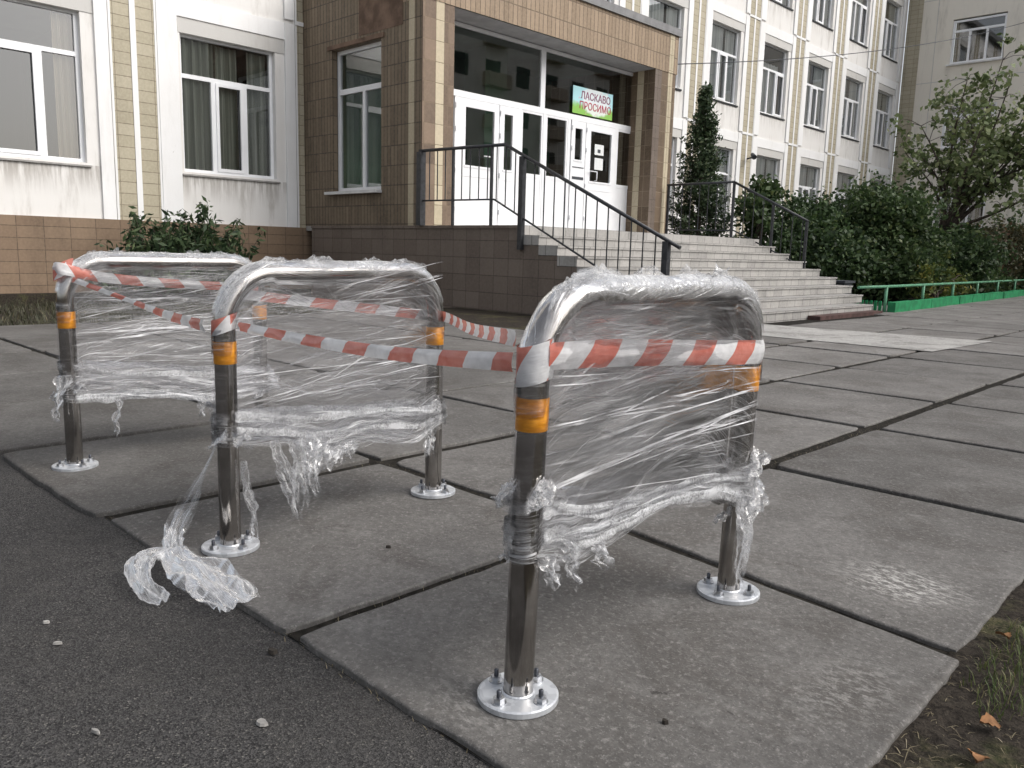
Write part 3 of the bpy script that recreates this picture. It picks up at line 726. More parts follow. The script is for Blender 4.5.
# ------------------------------------------------------------------ FAR BUILDING (wall plane y=43.2)
FY=43.2
far=empty('apartment_building',(-10,FY,0),label='beige concrete panel building at the end of the garden with a yellow tiled corner',cat='building')
def fc(o): o.parent=far; o.location=Vector(o.location)-far.location; return o
ff=lambda a,z,d:(a,FY+d,z)
fops=[]; FR=[(2.6,4.53),(6.38,8.3),(10.2,12.2)]; FC=[-12.45,-7.2,-1.9,3.4]
for c in FC:
    for r in FR: fops.append((c-1.12,c+1.12,r[0],r[1]))
b=B(); wall(b,ff,-14.97,8,0,15.5,fops,.2); b.box(-14.97,8,FY+5,FY+5.1,0,15.5,1); 
for z in (1,5.6,9.4,13.3): b.box(-14.97,8,FY+.25,FY+5,z,z+.1,1)
fc(b.build('wall',[M['pale_panel'],M['room']]))
b=B(); b.box(FX+.05,-14.97,FY-.03,FY+.3,0,15.5); fc(b.build('tiled_corner',M['yellow']))
b=B(); b.box(-16,8.2,FY-.2,FY+9,15.5,15.8); fc(b.build('roof',M['flash']))
b=B()
for z in (1.9,5.6,9.45,13.2): b.box(-14.97,8,FY-.006,FY-.001,z,z+.035)
for x in (-14.3,-9.8,-4.5,.8): b.box(x,x+.03,FY-.007,FY-.001,0,15.5)
fc(b.build('panel_seams',M['lintel']))
b=B(); w=2.24;h=1.94
def fw():
    b=B(); t=.09
    b.box(-w/2,-w/2+t,0,.07,0,h); b.box(w/2-t,w/2,0,.07,0,h); b.box(-w/2+t,w/2-t,0,.07,0,t); b.box(-w/2+t,w/2-t,0,.07,h-t,h); b.box(-w/2+t,w/2-t,-.003,.07,1.40,1.50)
    for m in (-.36,.36): b.box(m-.05,m+.05,-.003,.07,t,1.4)
    f=b.build('window',M['upvc']); B().quad([(-w/2+.05,.04,.05),(w/2-.05,.04,.05),(w/2-.05,.04,h-.05),(-w/2+.05,.04,h-.05)]).build('window_glass',M['glass'],f)
    s=B(); s.box(-w/2-.1,w/2+.1,-.2,.0,-.08,-.02); s.build('sill',M['sillw'],f); return f
fw0=fw(); fst=True
for c in FC:
    for r in FR:
        f=fw0 if fst else copy_tree(fw0); fst=False; f.location=(c,FY+.05,r[0]); fc(f)

# block across the yard, seen mirrored in the panes
opp=empty('apartment_block',(20,42,0),label='pale balconied block across the yard, seen only mirrored in the porch glass',cat='building')
b=B(); b.box(21,30,26,75,0,21,0)
for z in (1.5,4.5,7.5,10.5,13.5,16.5):
    for i in range(14):
        y=27.5+3.3*i; b.box(20.96,21.0,y,y+1.5,z,z+1.5,1)
        if i%2: b.box(20.2,21.0,y-.3,y+2.0,z-.5,z+.5,2)
o=b.build('block_wall',[M['pale_panel'],M['room'],M['curtain_beige']],opp); o.location=(-20,-42,0)

# overhead cable
b=B(); pts=[]
A0=Vector((-11.9,17.79,5.62)); A1=Vector((-10.6,FY-.01,11.6))
for i in range(25):
    t=i/24; p=A0.lerp(A1,t); p.z-=.35*4*t*(1-t); pts.append(p)
b.tube(pts,.012,5); tag(b.build('overhead_cable',M['wood_dark']),'thin overhead cable sagging from the porch to the beige building','cable')

# ------------------------------------------------------------------ GARDEN FENCE + KERB + BOX
b=B(); ka=Vector((-5.85,16.75,0)); kb=Vector((-7.6,46,0)); d=(kb-ka).normalized(); nn=Vector((-d.y,d.x,0))
kerb=empty('garden_kerb',ka,label='bright green painted low kerb along the garden bed under the rail',cat='kerb')
def prism(b,a,c,w,z0,z1,mi=0):
    d=(c-a).normalized(); n_=Vector((-d.y,d.x,0))*w/2
    P=[a+n_,a-n_,c-n_,c+n_]; lo=[(p.x,p.y,z0) for p in P]; hi=[(p.x,p.y,z1) for p in P]
    b.quad(hi,mi); 
    for i in range(4): j=(i+1)%4; b.quad([lo[i],lo[j],hi[j],hi[i]],mi)
N_=22
for i in range(N_):
    a=ka.lerp(kb,i/N_); c=ka.lerp(kb,(i+1)/N_); off=Vector((random.uniform(-.02,.02),0,0))
    prism(b,a+off,c+off,.14,-.05,.19+random.uniform(-.012,.012))
o=b.build('kerb_stone',M['kerb_green']); o.parent=kerb; o.location=-ka
fence=empty('garden_fence',ka+nn*.3,label='low pale green pipe rail fence on short posts in front of the shrubs',cat='fence')
def fcn(o): o.parent=fence; o.location=Vector(o.location)-fence.location
off=nn*.0+Vector((-.12,0,0))
b=B(); b.tube([ka+off+Vector((0,-1.4,.50)),ka+off+Vector((0,0,.50)),kb+off+Vector((0,0,.48))],.028,8); fcn(b.build('top_rail',M['green_metal']))
for i in range(12):
    t=i/11; p=ka.lerp(kb,t)+off; b=B(); b.tube([p+Vector((0,0,-.05)),p+Vector((0,0,.49))],.032,8); fcn(b.build('post',M['green_metal']))
b=B()
for i in range(11): b.box(-6.0-.09*i,-5.95-.09*i,16.98,17.02,-.05,.2)
o=b.build('picket_edging',M['kerb_green']); fcn(o)
b=B(); b.box(-7.62,-7.22,17.75,18.2,-.09,.50); b.box(-7.66,-7.18,17.7,18.25,.50,.55); 
tag(b.build('utility_box',M['wood_dark']),'low dark grey box with overhanging lid beside the right end of the steps','box')

# ------------------------------------------------------------------ FOLIAGE
def leaves(P,size,mat,name,parent,up=.35,elong=1.6,rng=None,nrm=None,fold=True):
    """P: n x 3 points ; one bent leaf (2 quads) at each"""
    rng=rng or np.random.default_rng(1); n=len(P)
    d=rng.normal(size=(n,3)); d[:,2]+=up
    if nrm is not None: d+=nrm*1.3
    d/=np.linalg.norm(d,axis=1)[:,None]
    t=rng.normal(size=(n,3)); t-=d*np.sum(t*d,axis=1)[:,None]; t/=np.linalg.norm(t,axis=1)[:,None]; s=np.cross(d,t)
    sz=(size*rng.uniform(.6,1.35,size=n))[:,None]
    a=P-t*sz*elong/2; c=P+t*sz*elong/2; l=P-s*sz*.5+d*sz*.16; r=P+s*sz*.5+d*sz*.16
    V_=np.stack([a,r,c,l],axis=1).reshape(-1,3)
    me=bpy.data.meshes.new(name); me.vertices.add(4*n); me.vertices.foreach_set('co',V_.ravel())
    idx=np.arange(4*n,dtype=np.int32)
    me.loops.add(4*n); me.loops.foreach_set('vertex_index',idx); me.polygons.add(n)
    me.polygons.foreach_set('loop_start',np.arange(0,4*n,4,dtype=np.int32)); me.polygons.foreach_set('loop_total',np.full(n,4,dtype=np.int32))
    me.update(calc_edges=True)
    uvl=me.uv_layers.new(name='UVMap'); rv=np.repeat(rng.uniform(0,1,n),4); uvl.data.foreach_set('uv',np.stack([rv,rv],1).ravel())
    me.materials.append(mat); o=bpy.data.objects.new(name,me); COL.objects.link(o); o.parent=parent; return o
def clumps(rng,cen,rad,nclump,per,csize,shell=.65):
    """points in small clumps spread through an ellipsoid, denser near its skin"""
    cen=np.array(cen,float); rad=np.array(rad,float)
    d=rng.normal(size=(nclump,3)); d/=np.linalg.norm(d,axis=1)[:,None]; r=rng.uniform(0,1,nclump)**(1-shell*.85)
    r*=1+.18*rng.normal(size=nclump)
    C=cen+d*rad*r[:,None]
    P=np.repeat(C,per,axis=0)+rng.normal(size=(nclump*per,3))*csize
    return P[P[:,2]>.03-0]
def limbs(b,rng,base,targets,r0_,jit=.12,mi=0,segs=6):
    for T in targets:
        pts=[];rs=[]
        for i in range(segs+1):
            t=i/segs; p=np.array(base)*(1-t)+np.array(T)*t; p=p+np.array([0,0,1])*math.sin(math.pi*t)*.12*np.linalg.norm(np.array(T)-base)
            if 0<i<segs: p=p+rng.normal(size=3)*jit*.5
            pts.append(tuple(p)); rs.append(r0_*(1-.82*t))
        b.tube(pts,rs,6,caps=False)
def shrub(name,loc,blobs,n,size,mat,label,cat,seed,elong=1.6,up=.35,csize=.12,group=None,per=14,stem=True):
    e=empty(name,loc,label=label,cat=cat,group=group); rng=np.random.default_rng(seed)
    P=np.concatenate([clumps(rng,c,r,max(3,int(n*f/per)),per,csize) for c,r,f in blobs]); P=P[P[:,2]>.02]
    leaves(P,size,mat,'foliage',e,up,elong,rng)
    if stem:
        b=B(); T=[np.array(c)+rng.normal(size=3)*np.array(r)*.55 for c,r,f in blobs for _ in range(5)]; T=[np.array([t[0],t[1],max(t[2],.4)]) for t in T]
        limbs(b,rng,np.array([0,0,-.05]),T,.035); o=b.build('stem',M['bark'],e)
    return e
# big garden shrubs
shrub('garden_shrub',(-9.3,20.6,0),[((0,0,1.0),(1.4,1.6,1.15),.6),((-.5,.9,1.9),(1.0,1.1,.7),.3),((.9,.6,.6),(.8,1.1,.7),.2)],19000,.075,M['leaf_dark'],'dense dark shrub just right of the stair handrail','shrub',11)
shrub('garden_shrub',(-8.6,23.2,0),[((0,0,1.25),(1.7,2.2,1.4),.6),((.1,-.2,2.3),(1.2,1.6,.7),.3),((.9,-.9,.7),(.9,1,.75),.2)],24000,.08,M['leaf_mid'],'tallest broad green shrub in the middle of the garden bed','shrub',12)
shrub('garden_shrub',(-8.0,26.8,0),[((0,0,.9),(1.5,1.9,1.0),.7),((.3,.3,1.3),(1.0,1.1,.6),.3)],15000,.085,M['leaf_dark'],'dark rounded shrub under the spreading tree','shrub',13)
shrub('garden_shrub',(-8.2,31.0,0),[((0,0,1.0),(1.5,1.9,1.15),.8),((.5,1.2,1.5),(1,1.2,.7),.3)],12000,.09,M['leaf_red'],'russet tinged shrub right of the spreading tree','shrub',14)
shrub('garden_shrub',(-8.6,36,0),[((0,0,1.1),(1.6,2.4,1.4),1.0)],9000,.11,M['leaf_mid'],'farthest green shrub at the right edge before the beige wall','shrub',15)
shrub('young_shrub',(-10.6,20.2,0),[((0,0,1.9),(.35,.35,1.0),.35),((-.2,.5,2.7),(.5,.5,.35),.3),((.1,-.6,2.2),(.4,.4,.4),.2)],2200,.10,M['leaf_mid'],'tall loose young shrub sticking up behind the right handrail','shrub',16,per=8,csize=.1)
shrub('flowering_plants',(-6.9,22.4,0),[((0,-.6,.45),(.3,.5,.5),.3),((0,.6,.5),(.3,.7,.6),.5),((0,1.9,.3),(.3,.8,.35),.3)],1500,.06,M['leaf_yellow'],'yellow green flowering plants behind the green rail fence','plants',17,elong=2.6,per=9,csize=.07)
shrub('flowering_plants',(-7.2,28.0,0),[((0,0,.35),(.35,3.6,.40),1.0)],4200,.06,M['leaf_mid'],'low mixed green plants behind the far stretch of the rail fence','plants',18,elong=2.4,per=9,csize=.07)
# low juniper behind the leftmost rack
e=empty('juniper_shrub',(-14.6,6.55,0),label='low spreading dark evergreen shrub against the peach plinth tiles',cat='shrub'); rng=np.random.default_rng(5)
Ps=[];Ns=[]; bb=B()
for k in range(300):
    an=rng.uniform(0,2*math.pi); el=rng.uniform(.15,1.35); L=rng.uniform(.6,1.15)*(1.0 if el<1 else .95)
    d=np.array([math.cos(an)*math.cos(el)*.75,math.sin(an)*math.cos(el)*.98,math.sin(el)*1.32]); 
    if k<8: d=np.array([rng.normal()*.08,.10+rng.normal()*.13,1.0]); L=rng.uniform(1.2,1.68); 
    b0=np.array([rng.normal()*.15,rng.normal()*.4,.1]); T=b0+d*L
    if T[0]<-.85: continue
    bb.tube([tuple(b0),tuple((b0+T)/2+np.array([0,0,.04])),tuple(T)],[.012,.008,.003],5,caps=False)
    m=44; t=rng.uniform(.3,1.03,m)[:,None]; q=b0*(1-t)+T*t+rng.normal(size=(m,3))*.055
    Ps.append(q); Ns.append(np.repeat((d/np.linalg.norm(d))[None],m,0))
leaves(np.concatenate(Ps),.05,M['leaf_juniper'],'foliage',e,.2,3.2,rng); bb.build('stem',M['bark'],e)
# conical evergreen
e=empty('conifer_tree',(-12.5,20.3,0),label='narrow conical evergreen tree between the porch column and the right handrail',cat='tree'); rng=np.random.default_rng(8)
Ps=[]; Ns=[]; bb=B(); bb.tube([(0,0,-.05),(.02,0,2.5),(0,.02,5.5)],[.09,.06,.012],8)
TB=bb.build('trunk',M['bark'],e); bb=B(); HT=5.65
for k in range(360):
    z=.25+(HT-.35)*rng.uniform(0,1)**.95; rr=1.22*(1-(z/HT))**.92*rng.uniform(.55,1.22)+.04; an=rng.uniform(0,2*math.pi)
    b0=np.array([0,0,z*.97]); T=np.array([math.cos(an)*rr,math.sin(an)*rr,z+.35*rr])
    bb.tube([tuple(b0),tuple(T)],[.012,.003],4,caps=False)
    m=int(20+32*rr); t=rng.uniform(.25,1.05,m)[:,None]; q=b0*(1-t)+T*t+rng.normal(size=(m,3))*np.array([.06,.06,.075]); Ps.append(q)
leaves(np.concatenate(Ps),.05,M['leaf_conifer'],'foliage',e,.6,2.4,rng); bb.build('branches',M['bark'],e)
# spreading deciduous tree
e=empty('deciduous_tree',(-8.2,27.0,0),label='spreading deciduous tree with thin forked trunk in front of the beige building',cat='tree'); rng=np.random.default_rng(21)
bb=B(); LP=[]
fork=np.array([.05,0,1.9])
def limb(p0,p1,r0_,r1_,seg=6,bow=.15):
    pts=[]; rs=[]; side=rng.normal(size=3)*bow
    for i in range(seg+1):
        t=i/seg; p=p0*(1-t)+p1*t+side*math.sin(math.pi*t)+np.array([0,0,.12])*math.sin(math.pi*t); pts.append(tuple(p)); rs.append(r0_*(1-t)+r1_*t)
    bb.tube(pts,rs,6,caps=False); return [np.array(q) for q in pts]
mains=[(-1.35,.3,4.3),(-.75,-.4,5.0),(-.2,.6,5.7),(.35,-.3,6.2),(1.0,.5,6.8),(1.5,-.3,6.2),(1.75,.6,5.3),(2.3,-.2,4.7),(2.5,.5,3.9),(3.2,0,5.6),(3.6,.5,4.5),(.5,1.4,5.0),(1.1,-1.2,4.7),(-.4,-1.1,4.0),(3.0,-1.0,3.3),(1.7,0,4.2)]
for T in mains:
    T=np.array(T,float); P_=limb(fork+rng.normal(size=3)*.05,T,.055,.012,7,.22)
    for k in (3,4,5,6,7):
        for _ in range(3):
            d=rng.normal(size=3); d[2]*=.6; d/=np.linalg.norm(d); L_=rng.uniform(.35,.85); e_=P_[k]+d*L_
            q=limb(P_[k],e_,.011,.004,3,.05)
            for c_ in (q[2],q[3],q[3]+d*.12):
                m=rng.integers(3,11); LP.append(c_+rng.normal(size=(m,3))*np.array([.13,.13,.10]))
limb(np.array([0,0,-.05]),fork,.13,.09,4,.03)
bb.build('trunk',M['bark'],e); LP=np.concatenate(LP)
leaves(LP,.115,M['leaf_tree'],'crown',e,.4,1.4,rng)

# ------------------------------------------------------------------ BIKE RACKS
RW,RH,RR,CR=.885,.905,.034,.165
def arc_path(w=RW,h=RH,cr=CR,z0=.01,n=10):
    pts=[(0,0,z0),(0,0,.3),(0,0,h-cr)]
    for i in range(1,n+1): a=math.pi-math.pi/2*i/n; pts.append((cr+cr*math.cos(a),0,h-cr+cr*math.sin(a)))
    pts.append((w/2,0,h))
    for i in range(0,n+1): a=math.pi/2-math.pi/2*i/n; pts.append((w-cr+cr*math.cos(a),0,h-cr+cr*math.sin(a)))
    pts+= [(w,0,.3),(w,0,z0)]
    return pts
def smooth_tube(b,pts,r,n=20):
    b.tube(pts,r,n,caps=False)
def shear(o,k):
    if k:
        for v in o.data.vertices: v.co.x+=k*v.co.z
def make_rack(loc,rz,label,k=0.0,w=RW):
    e=empty('bicycle_stand',loc,rz,label=label,cat='bicycle stand',group='steel hoop stands on the paving slabs')
    b=B(); smooth_tube(b,arc_path(w),RR,24); o=b.build('hoop',M['steel'],e); shear(o,k)
    for i,x in enumerate((0,w)):
        b=B(); zc=.655
        b.lathe([(RR+.0005,zc-.036),(RR+.0018,zc-.035),(RR+.0018,zc+.035),(RR+.0005,zc+.036)],(x,0,0),28); o=b.build('reflective_band',M['orange'],e); shear(o,k)
        b=B(); b.lathe([(RR-.003,.014),(.088,.014),(.0925,.0115),(.0925,.0),(.0,.0)],(x,0,0),48); b.lathe([(RR+.0005,.013),(RR+.004,.015),(RR+.0005,.019)],(x,0,0),28)
        f=b.build('base_flange',M['galv'],e)
        for p in f.data.polygons: p.use_smooth=False
        for q in range(4):
            a=math.pi/2*q+.10; c=(x+.066*math.cos(a),.066*math.sin(a),.014)
            bb=B(); bb.lathe([(.017,0),(.017,.0025),(.0,.0025)],c,20,smooth=False); bb.lathe([(.013,.0025),(.013,.013),(.0,.013)],c,6,smooth=False); bb.lathe([(.0055,.012),(.0055,.028),(.0035,.030),(0,.030)],c,10,1)
            bb.build('bolt',[M['steel_nut'],M['stud']],f)
    return e
SX=90
rackdefs=[((-1.17,1.262,.0),R(88.0),'nearest steel hoop stand, at the front right, its post bases on the foreground slab',.028,.885),
          ((-2.465,1.232,.0),R(92.5),'middle steel hoop stand, with a torn film tail trailing from its left post',0.0,.915),
          ((-3.84,1.20,.0),R(91.5),'leftmost and farthest steel hoop stand, in front of the low evergreen shrub',0.0,.925)]
for (loc,rz,lab,k,w) in rackdefs: make_rack(loc,rz,lab,k,w)

# ------------------------------------------------------------------ FILM
def fbm(x,y,z,o=4): return noise.fractal(Vector((x,y,z)),1.0,2.0,o)
def grid(b,dens,f,nu,nv,df,uvf=None,mi=0):
    base=len(b.v)
    for i in range(nu+1):
        for j in range(nv+1):
            u,v=i/nu,j/nv; b.v.append(tuple(f(u,v))); dens.append(df(u,v))
    for i in range(nu):
        for j in range(nv):
            a=base+i*(nv+1)+j; b.f.append((a,a+nv+1,a+nv+2,a+1)); b.m.append(mi); b.sm.append(True)
            if uvf: b.uv.append([uvf(i/nu,j/nv),uvf((i+1)/nu,j/nv),uvf((i+1)/nu,(j+1)/nv),uvf(i/nu,(j+1)/nv)])
            else: b.uv.append([(i/nu,j/nv),((i+1)/nu,j/nv),((i+1)/nu,(j+1)/nv),(i/nu,(j+1)/nv)])
def stadium(s,w,r):
    """s metres round a loop hugging both posts; returns x,y,nx,ny ; starts at left post, runs along the front (-y)"""
    h=math.pi*r; P=2*w+2*h; s%=P
    if s<w: return s,-r,0,-1
    s-=w
    if s<h: a=-math.pi/2+s/r; return w+r*math.cos(a),r*math.sin(a),math.cos(a),math.sin(a)
    s-=h
    if s<w: return w-s,r,0,1
    s-=w; a=math.pi/2+s/r; return r*math.cos(a),r*math.sin(a),math.cos(a),math.sin(a)
def hemz(pts,x):
    for (a,za),(c,zc) in zip(pts,pts[1:]):
        if x<=c: 
            t=max(0,min(1,(x-a)/(c-a))); t=t*t*(3-2*t); return za+(zc-za)*t
    return pts[-1][1]
def make_wrap(loc,rz,label,k,w,hem_top,hem_bot,clear,seed,tat,topamp=1.0,hollow=0.0):
    e=empty('plastic_wrap',loc,rz,label=label,cat='plastic film',group='film wrapped round the hoop stands')
    rnd=random.Random(seed); lean=k
    def lx(x,z): return x+lean*z
    r=RR+.003; P=2*w+2*math.pi*r
    # stretched sheets
    b=B(); dn=[]
    for layer in range(2):
        rr=r+.0035*layer; z1=.885
        def pos(u,v,ly=layer,rr=rr):
            s=u*P; x,y,nx,ny=stadium(s,w,rr); fx=min(1,max(0,x/w))
            zb=hemz(hem_bot,fx)+.012*fbm(s*5,ly,seed); zt=z1-(.0 if CR<x<w-CR else 0)
            # follow the rounded corners
            if x<CR: zt=RH-CR+math.sqrt(max(0,CR*CR-(CR-max(x,0))**2))-.01
            if x>w-CR: zt=RH-CR+math.sqrt(max(0,CR*CR-(min(x,w)-(w-CR))**2))-.01
            z=zb+(zt-zb)*v
            mid=math.sin(math.pi*fx)
            tt=max(0,min(1,(z-.62)/.2)); pull=1-.35*mid*(1-tt*tt*(3-2*tt))+.12*mid*tt
            wr=(.006*fbm(s*1.6,(z+.12*s)*22+ly*7,seed)+.010*fbm(s*1.2,z*5,seed+3+ly))*(.25+mid)
            return (lx(x,z)+nx*wr,y*pull+ny*wr,z)
        def df(u,v,ly=layer):
            s=u*P; x,y,nx,ny=stadium(s,w,rr); fx=min(1,max(0,x/w)); z=hemz(hem_bot,fx)*(1-v)+.88*v
            ht=hemz(hem_top,fx); d=.62+.45*fbm(s*2.2,z*5,seed+9+ly)
            if z<ht: d+=1.0*min(1,(ht-z)/.03)
            if z>.80: d+=.1
            for (cx,cz,rx,rz_) in clear:
                q=((fx-cx)/rx)**2+((z-cz)/rz_)**2; d*=1-max(0,1-q)**.5*.42 if q<1 else 1
            if (x<.02 or x>w-.02) and z>ht+.02 and z<.77: d*=.12
            return max(0.02,min(1.9,d*(1-.45*ly)))
        grid(b,dn,pos,170,54,df,lambda u,v,ly=layer:(u*P+ly*3.3+seed*1.7,v*.5+ly*1.7))
    b.build('stretched_film',M['film'],e,dn)
    # drawn crease cords
    b=B(); dn=[]
    for i in range(62):
        back=rnd.random()<.35; yy=(1 if back else -1)*(r+.004)
        za=rnd.uniform(hemz(hem_top,0)-.02,.80); zb=za+rnd.choice([0,.03,.1,.18,-.05])+rnd.uniform(-.03,.03)
        xa=rnd.choice([0,rnd.uniform(0,.3)*w,rnd.uniform(.2,.6)*w]); xb=rnd.choice([w,w*rnd.uniform(.5,1)]) 
        if xb-xa<.15: continue
        zb=za+(zb-za)*(xb-xa)/w
        if any(((x_/w-c[0])/c[2])**2+((z_-c[1])/c[3])**2<1 for c in clear for x_,z_ in ((xa,za),(xb,zb),((xa+xb)/2,(za+zb)/2))) : continue
        wd=rnd.uniform(.0008,.0026)*(2.2 if rnd.random()<.12 else 1); n=40; amp=rnd.uniform(.5,1)
        def pos(u,v):
            x=xa+(xb-xa)*u; z=za+(zb-za)*u+.0035*fbm(x*5,i,seed); m=math.sin(math.pi*x/w); return (lx(x,z),yy*(1-.33*m)+(v-.5)*.004+(.003 if yy>0 else -.003),z+(v-.5)*wd*2*(.4+abs(fbm(x*12,i,2))*1.2))
        grid(b,dn,pos,n,2,lambda u,v:amp*max(.0,.15+1.3*fbm(u*4,i*3.1,seed)+.35)*min(1,8*u+.1,8*(1-u)+.2))
    tag(b.build('crease_lines',M['crease'],e,dn),kind='stuff')
    # crumpled wrap round the top bar
    b=B(); dn=[]
    path=[Vector(p) for p in arc_path(w,n=14)][2:-2]
    L=[0]
    for i in range(1,len(path)): L.append(L[-1]+(path[i]-path[i-1]).length)
    T=L[-1]
    def at(s):
        for i in range(1,len(path)):
            if s<=L[i] or i==len(path)-1:
                t=(s-L[i-1])/(L[i]-L[i-1]); p=path[i-1].lerp(path[i],t); d=(path[i]-path[i-1]).normalized(); return p,d
    for ly in range(2):
        def pos(u,v,ly=ly):
            p,d=at(T*(.02+.94*u)); a=v*2*math.pi; n1=Vector((0,1,0)); n2=Vector((-d.z,0,d.x))
            ca,sa=math.cos(a),math.sin(a); q=n1*ca+n2*sa
            n_=fbm(u*T*9,ca*1.6+ly*5,sa*1.6+seed,5); m_=fbm(u*T*30,ca*4,sa*4+seed+ly*9,3)
            rad=RR+.003+.004*ly+topamp*(.0035*max(0,.35+n_)+.002*abs(m_))+ (.007*topamp*max(0,sa)*max(0,.3+fbm(u*T*5,seed,ly)))
            p=p+q*rad; return (lx(p.x,p.z),p.y,p.z)
        grid(b,dn,pos,230,30,(lambda u,v,ly=ly:(1.15+1.0*fbm(u*T*4,v*3,seed+ly))*(.12+1.1*max(0,math.sin(v*2*math.pi)+.25))*min(1,u*9)*min(1,(1-u)*9+.1)) if ly==0 else (lambda u,v,ly=ly:max(.0,.12+1.5*fbm(u*T*3.2,v*2,seed+ly))*(.1+1.0*max(0,math.sin(v*2*math.pi)+.1))*min(1,u*9)*min(1,(1-u)*9+.1)),(lambda u,v:(u*T*1.3+seed,v*.24+u*T*.25)) if ly==0 else None,ly)
    b.build('bar_wrap',[M['film'],M['crumple']],e,dn)
    # ragged crest folds standing up from the bar
    b=B(); dn=[]
    for i in range(15):
        s0=rnd.uniform(.08,.85)*T; ln=rnd.uniform(.05,.2); hh=rnd.uniform(.008,.03)*topamp; ya=rnd.uniform(-.02,.02); sd=rnd.random()*50
        def pos(u,v):
            p,d=at(min(T*.98,s0+ln*u)); n2=Vector((-d.z,0,d.x)); q=p+n2*(RR+.002+hh*v*math.sin(math.pi*u)*(1+.8*fbm(u*5,sd,0))); return (lx(q.x,q.z)+.008*v*fbm(u*4,v,sd),q.y+ya+.03*v*fbm(u*3,v*2,sd),q.z)
        grid(b,dn,pos,22,6,lambda u,v:.9*math.sin(math.pi*u)*(1-.3*v))
    b.build('film_folds',M['crumple'],e,dn)
    # bunched hem : several loose strands round both posts
    b=B(); dn=[]
    for i in range(12):
        t0=rnd.random(); wd=rnd.uniform(.012,.05); sd=rnd.random()*90; ex=.002+.010*rnd.random()
        def pos(u,v):
            s=u*P; x,y,nx,ny=stadium(s,w,r+ex); fx=min(1,max(0,x/w)); a=hemz(hem_bot,fx); c=hemz(hem_top,fx)
            z=a+(c-a)*min(1,max(0,t0+.28*fbm(s*1.7,sd,0)))+ (v-.5)*wd*(.6+1.0*abs(fbm(s*3,sd,3)))+.003*fbm(s*12,v*2,sd)
            o_=.009*fbm(s*4,v*2.5,sd,3)+.003*fbm(s*16,v*5,sd,2); m=math.sin(math.pi*fx)
            return (lx(x,z)+nx*(abs(o_)),y*(1-.3*m)+ny*(o_+ (.006 if m<.1 else 0)),z)
        grid(b,dn,pos,190,5,lambda u,v:(1.35+1.1*fbm(u*7,sd,v))*(.55+.45*math.sin(math.pi*v))*(.3 if not .01<stadium(u*P,w,r)[0]/w<.99 else 1),(lambda u,v,sd=sd:(u*P+sd,v*.05+sd)) if i%4 else None,0 if i%4 else 1)
    # frills where the film bunches on the posts
    for side in (0,1):
        for i in range(8):
            a0=hemz(hem_bot,side)-.02; a1=hemz(hem_top,side)+.03; zc=rnd.uniform(a0,a1); sd=rnd.random()*90; an=rnd.uniform(0,2*math.pi); ln=rnd.uniform(.02,.055); wdt=rnd.uniform(.03,.09)
            def pos(u,v):
                aa=an+(u-.5)*1.2; rad=r+ln*v*(1+.6*fbm(u*3,v*2,sd)); return (lx(side*w,zc)+rad*math.cos(aa)+.01*fbm(u*5,v*5,sd),rad*math.sin(aa),zc+(u-.5)*wdt*.8+.02*fbm(u*4,v*4,sd+5)-.02*v)
            grid(b,dn,pos,12,8,lambda u,v:.75*(1-.45*v)*math.sin(math.pi*u)**.5,None,1)
    b.build('bunched_hem',[M['film'],M['crumple']],e,dn)
    # torn tails
    for (fx,zt,zb,wd,dx) in tat:
        b=B(); dn=[]
        sd=rnd.random()*90; yy=-(r+.006)
        def pos(u,v):
            z=zt+(zb-zt)*v; ww=wd*(1-.5*v)*(1+.4*fbm(v*4,sd,1)); x=fx*w+dx*v+(u-.5)*ww+.02*fbm(v*3,sd,u*.6)
            return (lx(x,z),yy+.020*fbm(u*2.0,v*3,sd,3)-.008*v+.006*math.sin(u*16+3*fbm(v*3,sd,2)),z+.03*fbm(u*3,sd,v)*v)
        grid(b,dn,pos,30,34,lambda u,v:(.62+.5*fbm(u*5,v*2,sd))*min(1,(1-v)*6+.1)*(1 if v<.7 or fbm(u*6,v*4,sd)>-.15 else .05))
        b.build('torn_tail',M['scrap'],e,dn)
    return e
d=rackdefs
make_wrap(d[0][0],d[0][1],'clear film wrapped round the nearest hoop stand under the wide striped tape',d[0][3],d[0][4],
  [(0,.47),(.3,.425),(.6,.40),(1,.40)],[(0,.33),(.14,.30),(.32,.315),(.55,.355),(.8,.33),(1,.27)],[(.68,.838,.36,.066)],1,
  [(.03,.34,.27,.07,.01),(.10,.36,.25,.05,.03),(.985,.40,.02,.07,-.02),(.93,.34,.15,.05,.06),(.22,.33,.27,.06,.03)],1.15)
make_wrap(d[1][0],d[1][1],'clear film wrapped round the middle hoop stand, torn tails hanging below',d[1][3],d[1][4],
  [(0,.455),(.3,.42),(.6,.40),(1,.37)],[(0,.35),(.2,.33),(.4,.24),(.6,.27),(.85,.235),(1,.30)],[(.42,.73,.13,.1)],2,
  [(.17,.35,.06,.06,.06),(.25,.34,.06,.07,.02),(.31,.35,.12,.08,.02),(.36,.33,.19,.10,-.05),(.42,.30,.20,.12,-.02),(.93,.33,.17,.07,-.01),(.04,.30,.02,.05,.03),(.50,.3,.235,.08,-.02)],.8)
make_wrap(d[2][0],d[2][1],'clear film wrapped round the leftmost hoop stand with a dense white band',d[2][3],d[2][4],
  [(0,.46),(.3,.43),(.67,.385),(1,.36)],[(0,.30),(.2,.285),(.45,.27),(.7,.22),(1,.24)],[],3,
  [(.2,.29,.12,.03,-.02),(.62,.26,.16,.05,.0),(-.04,.42,.22,.06,-.05)],.8)

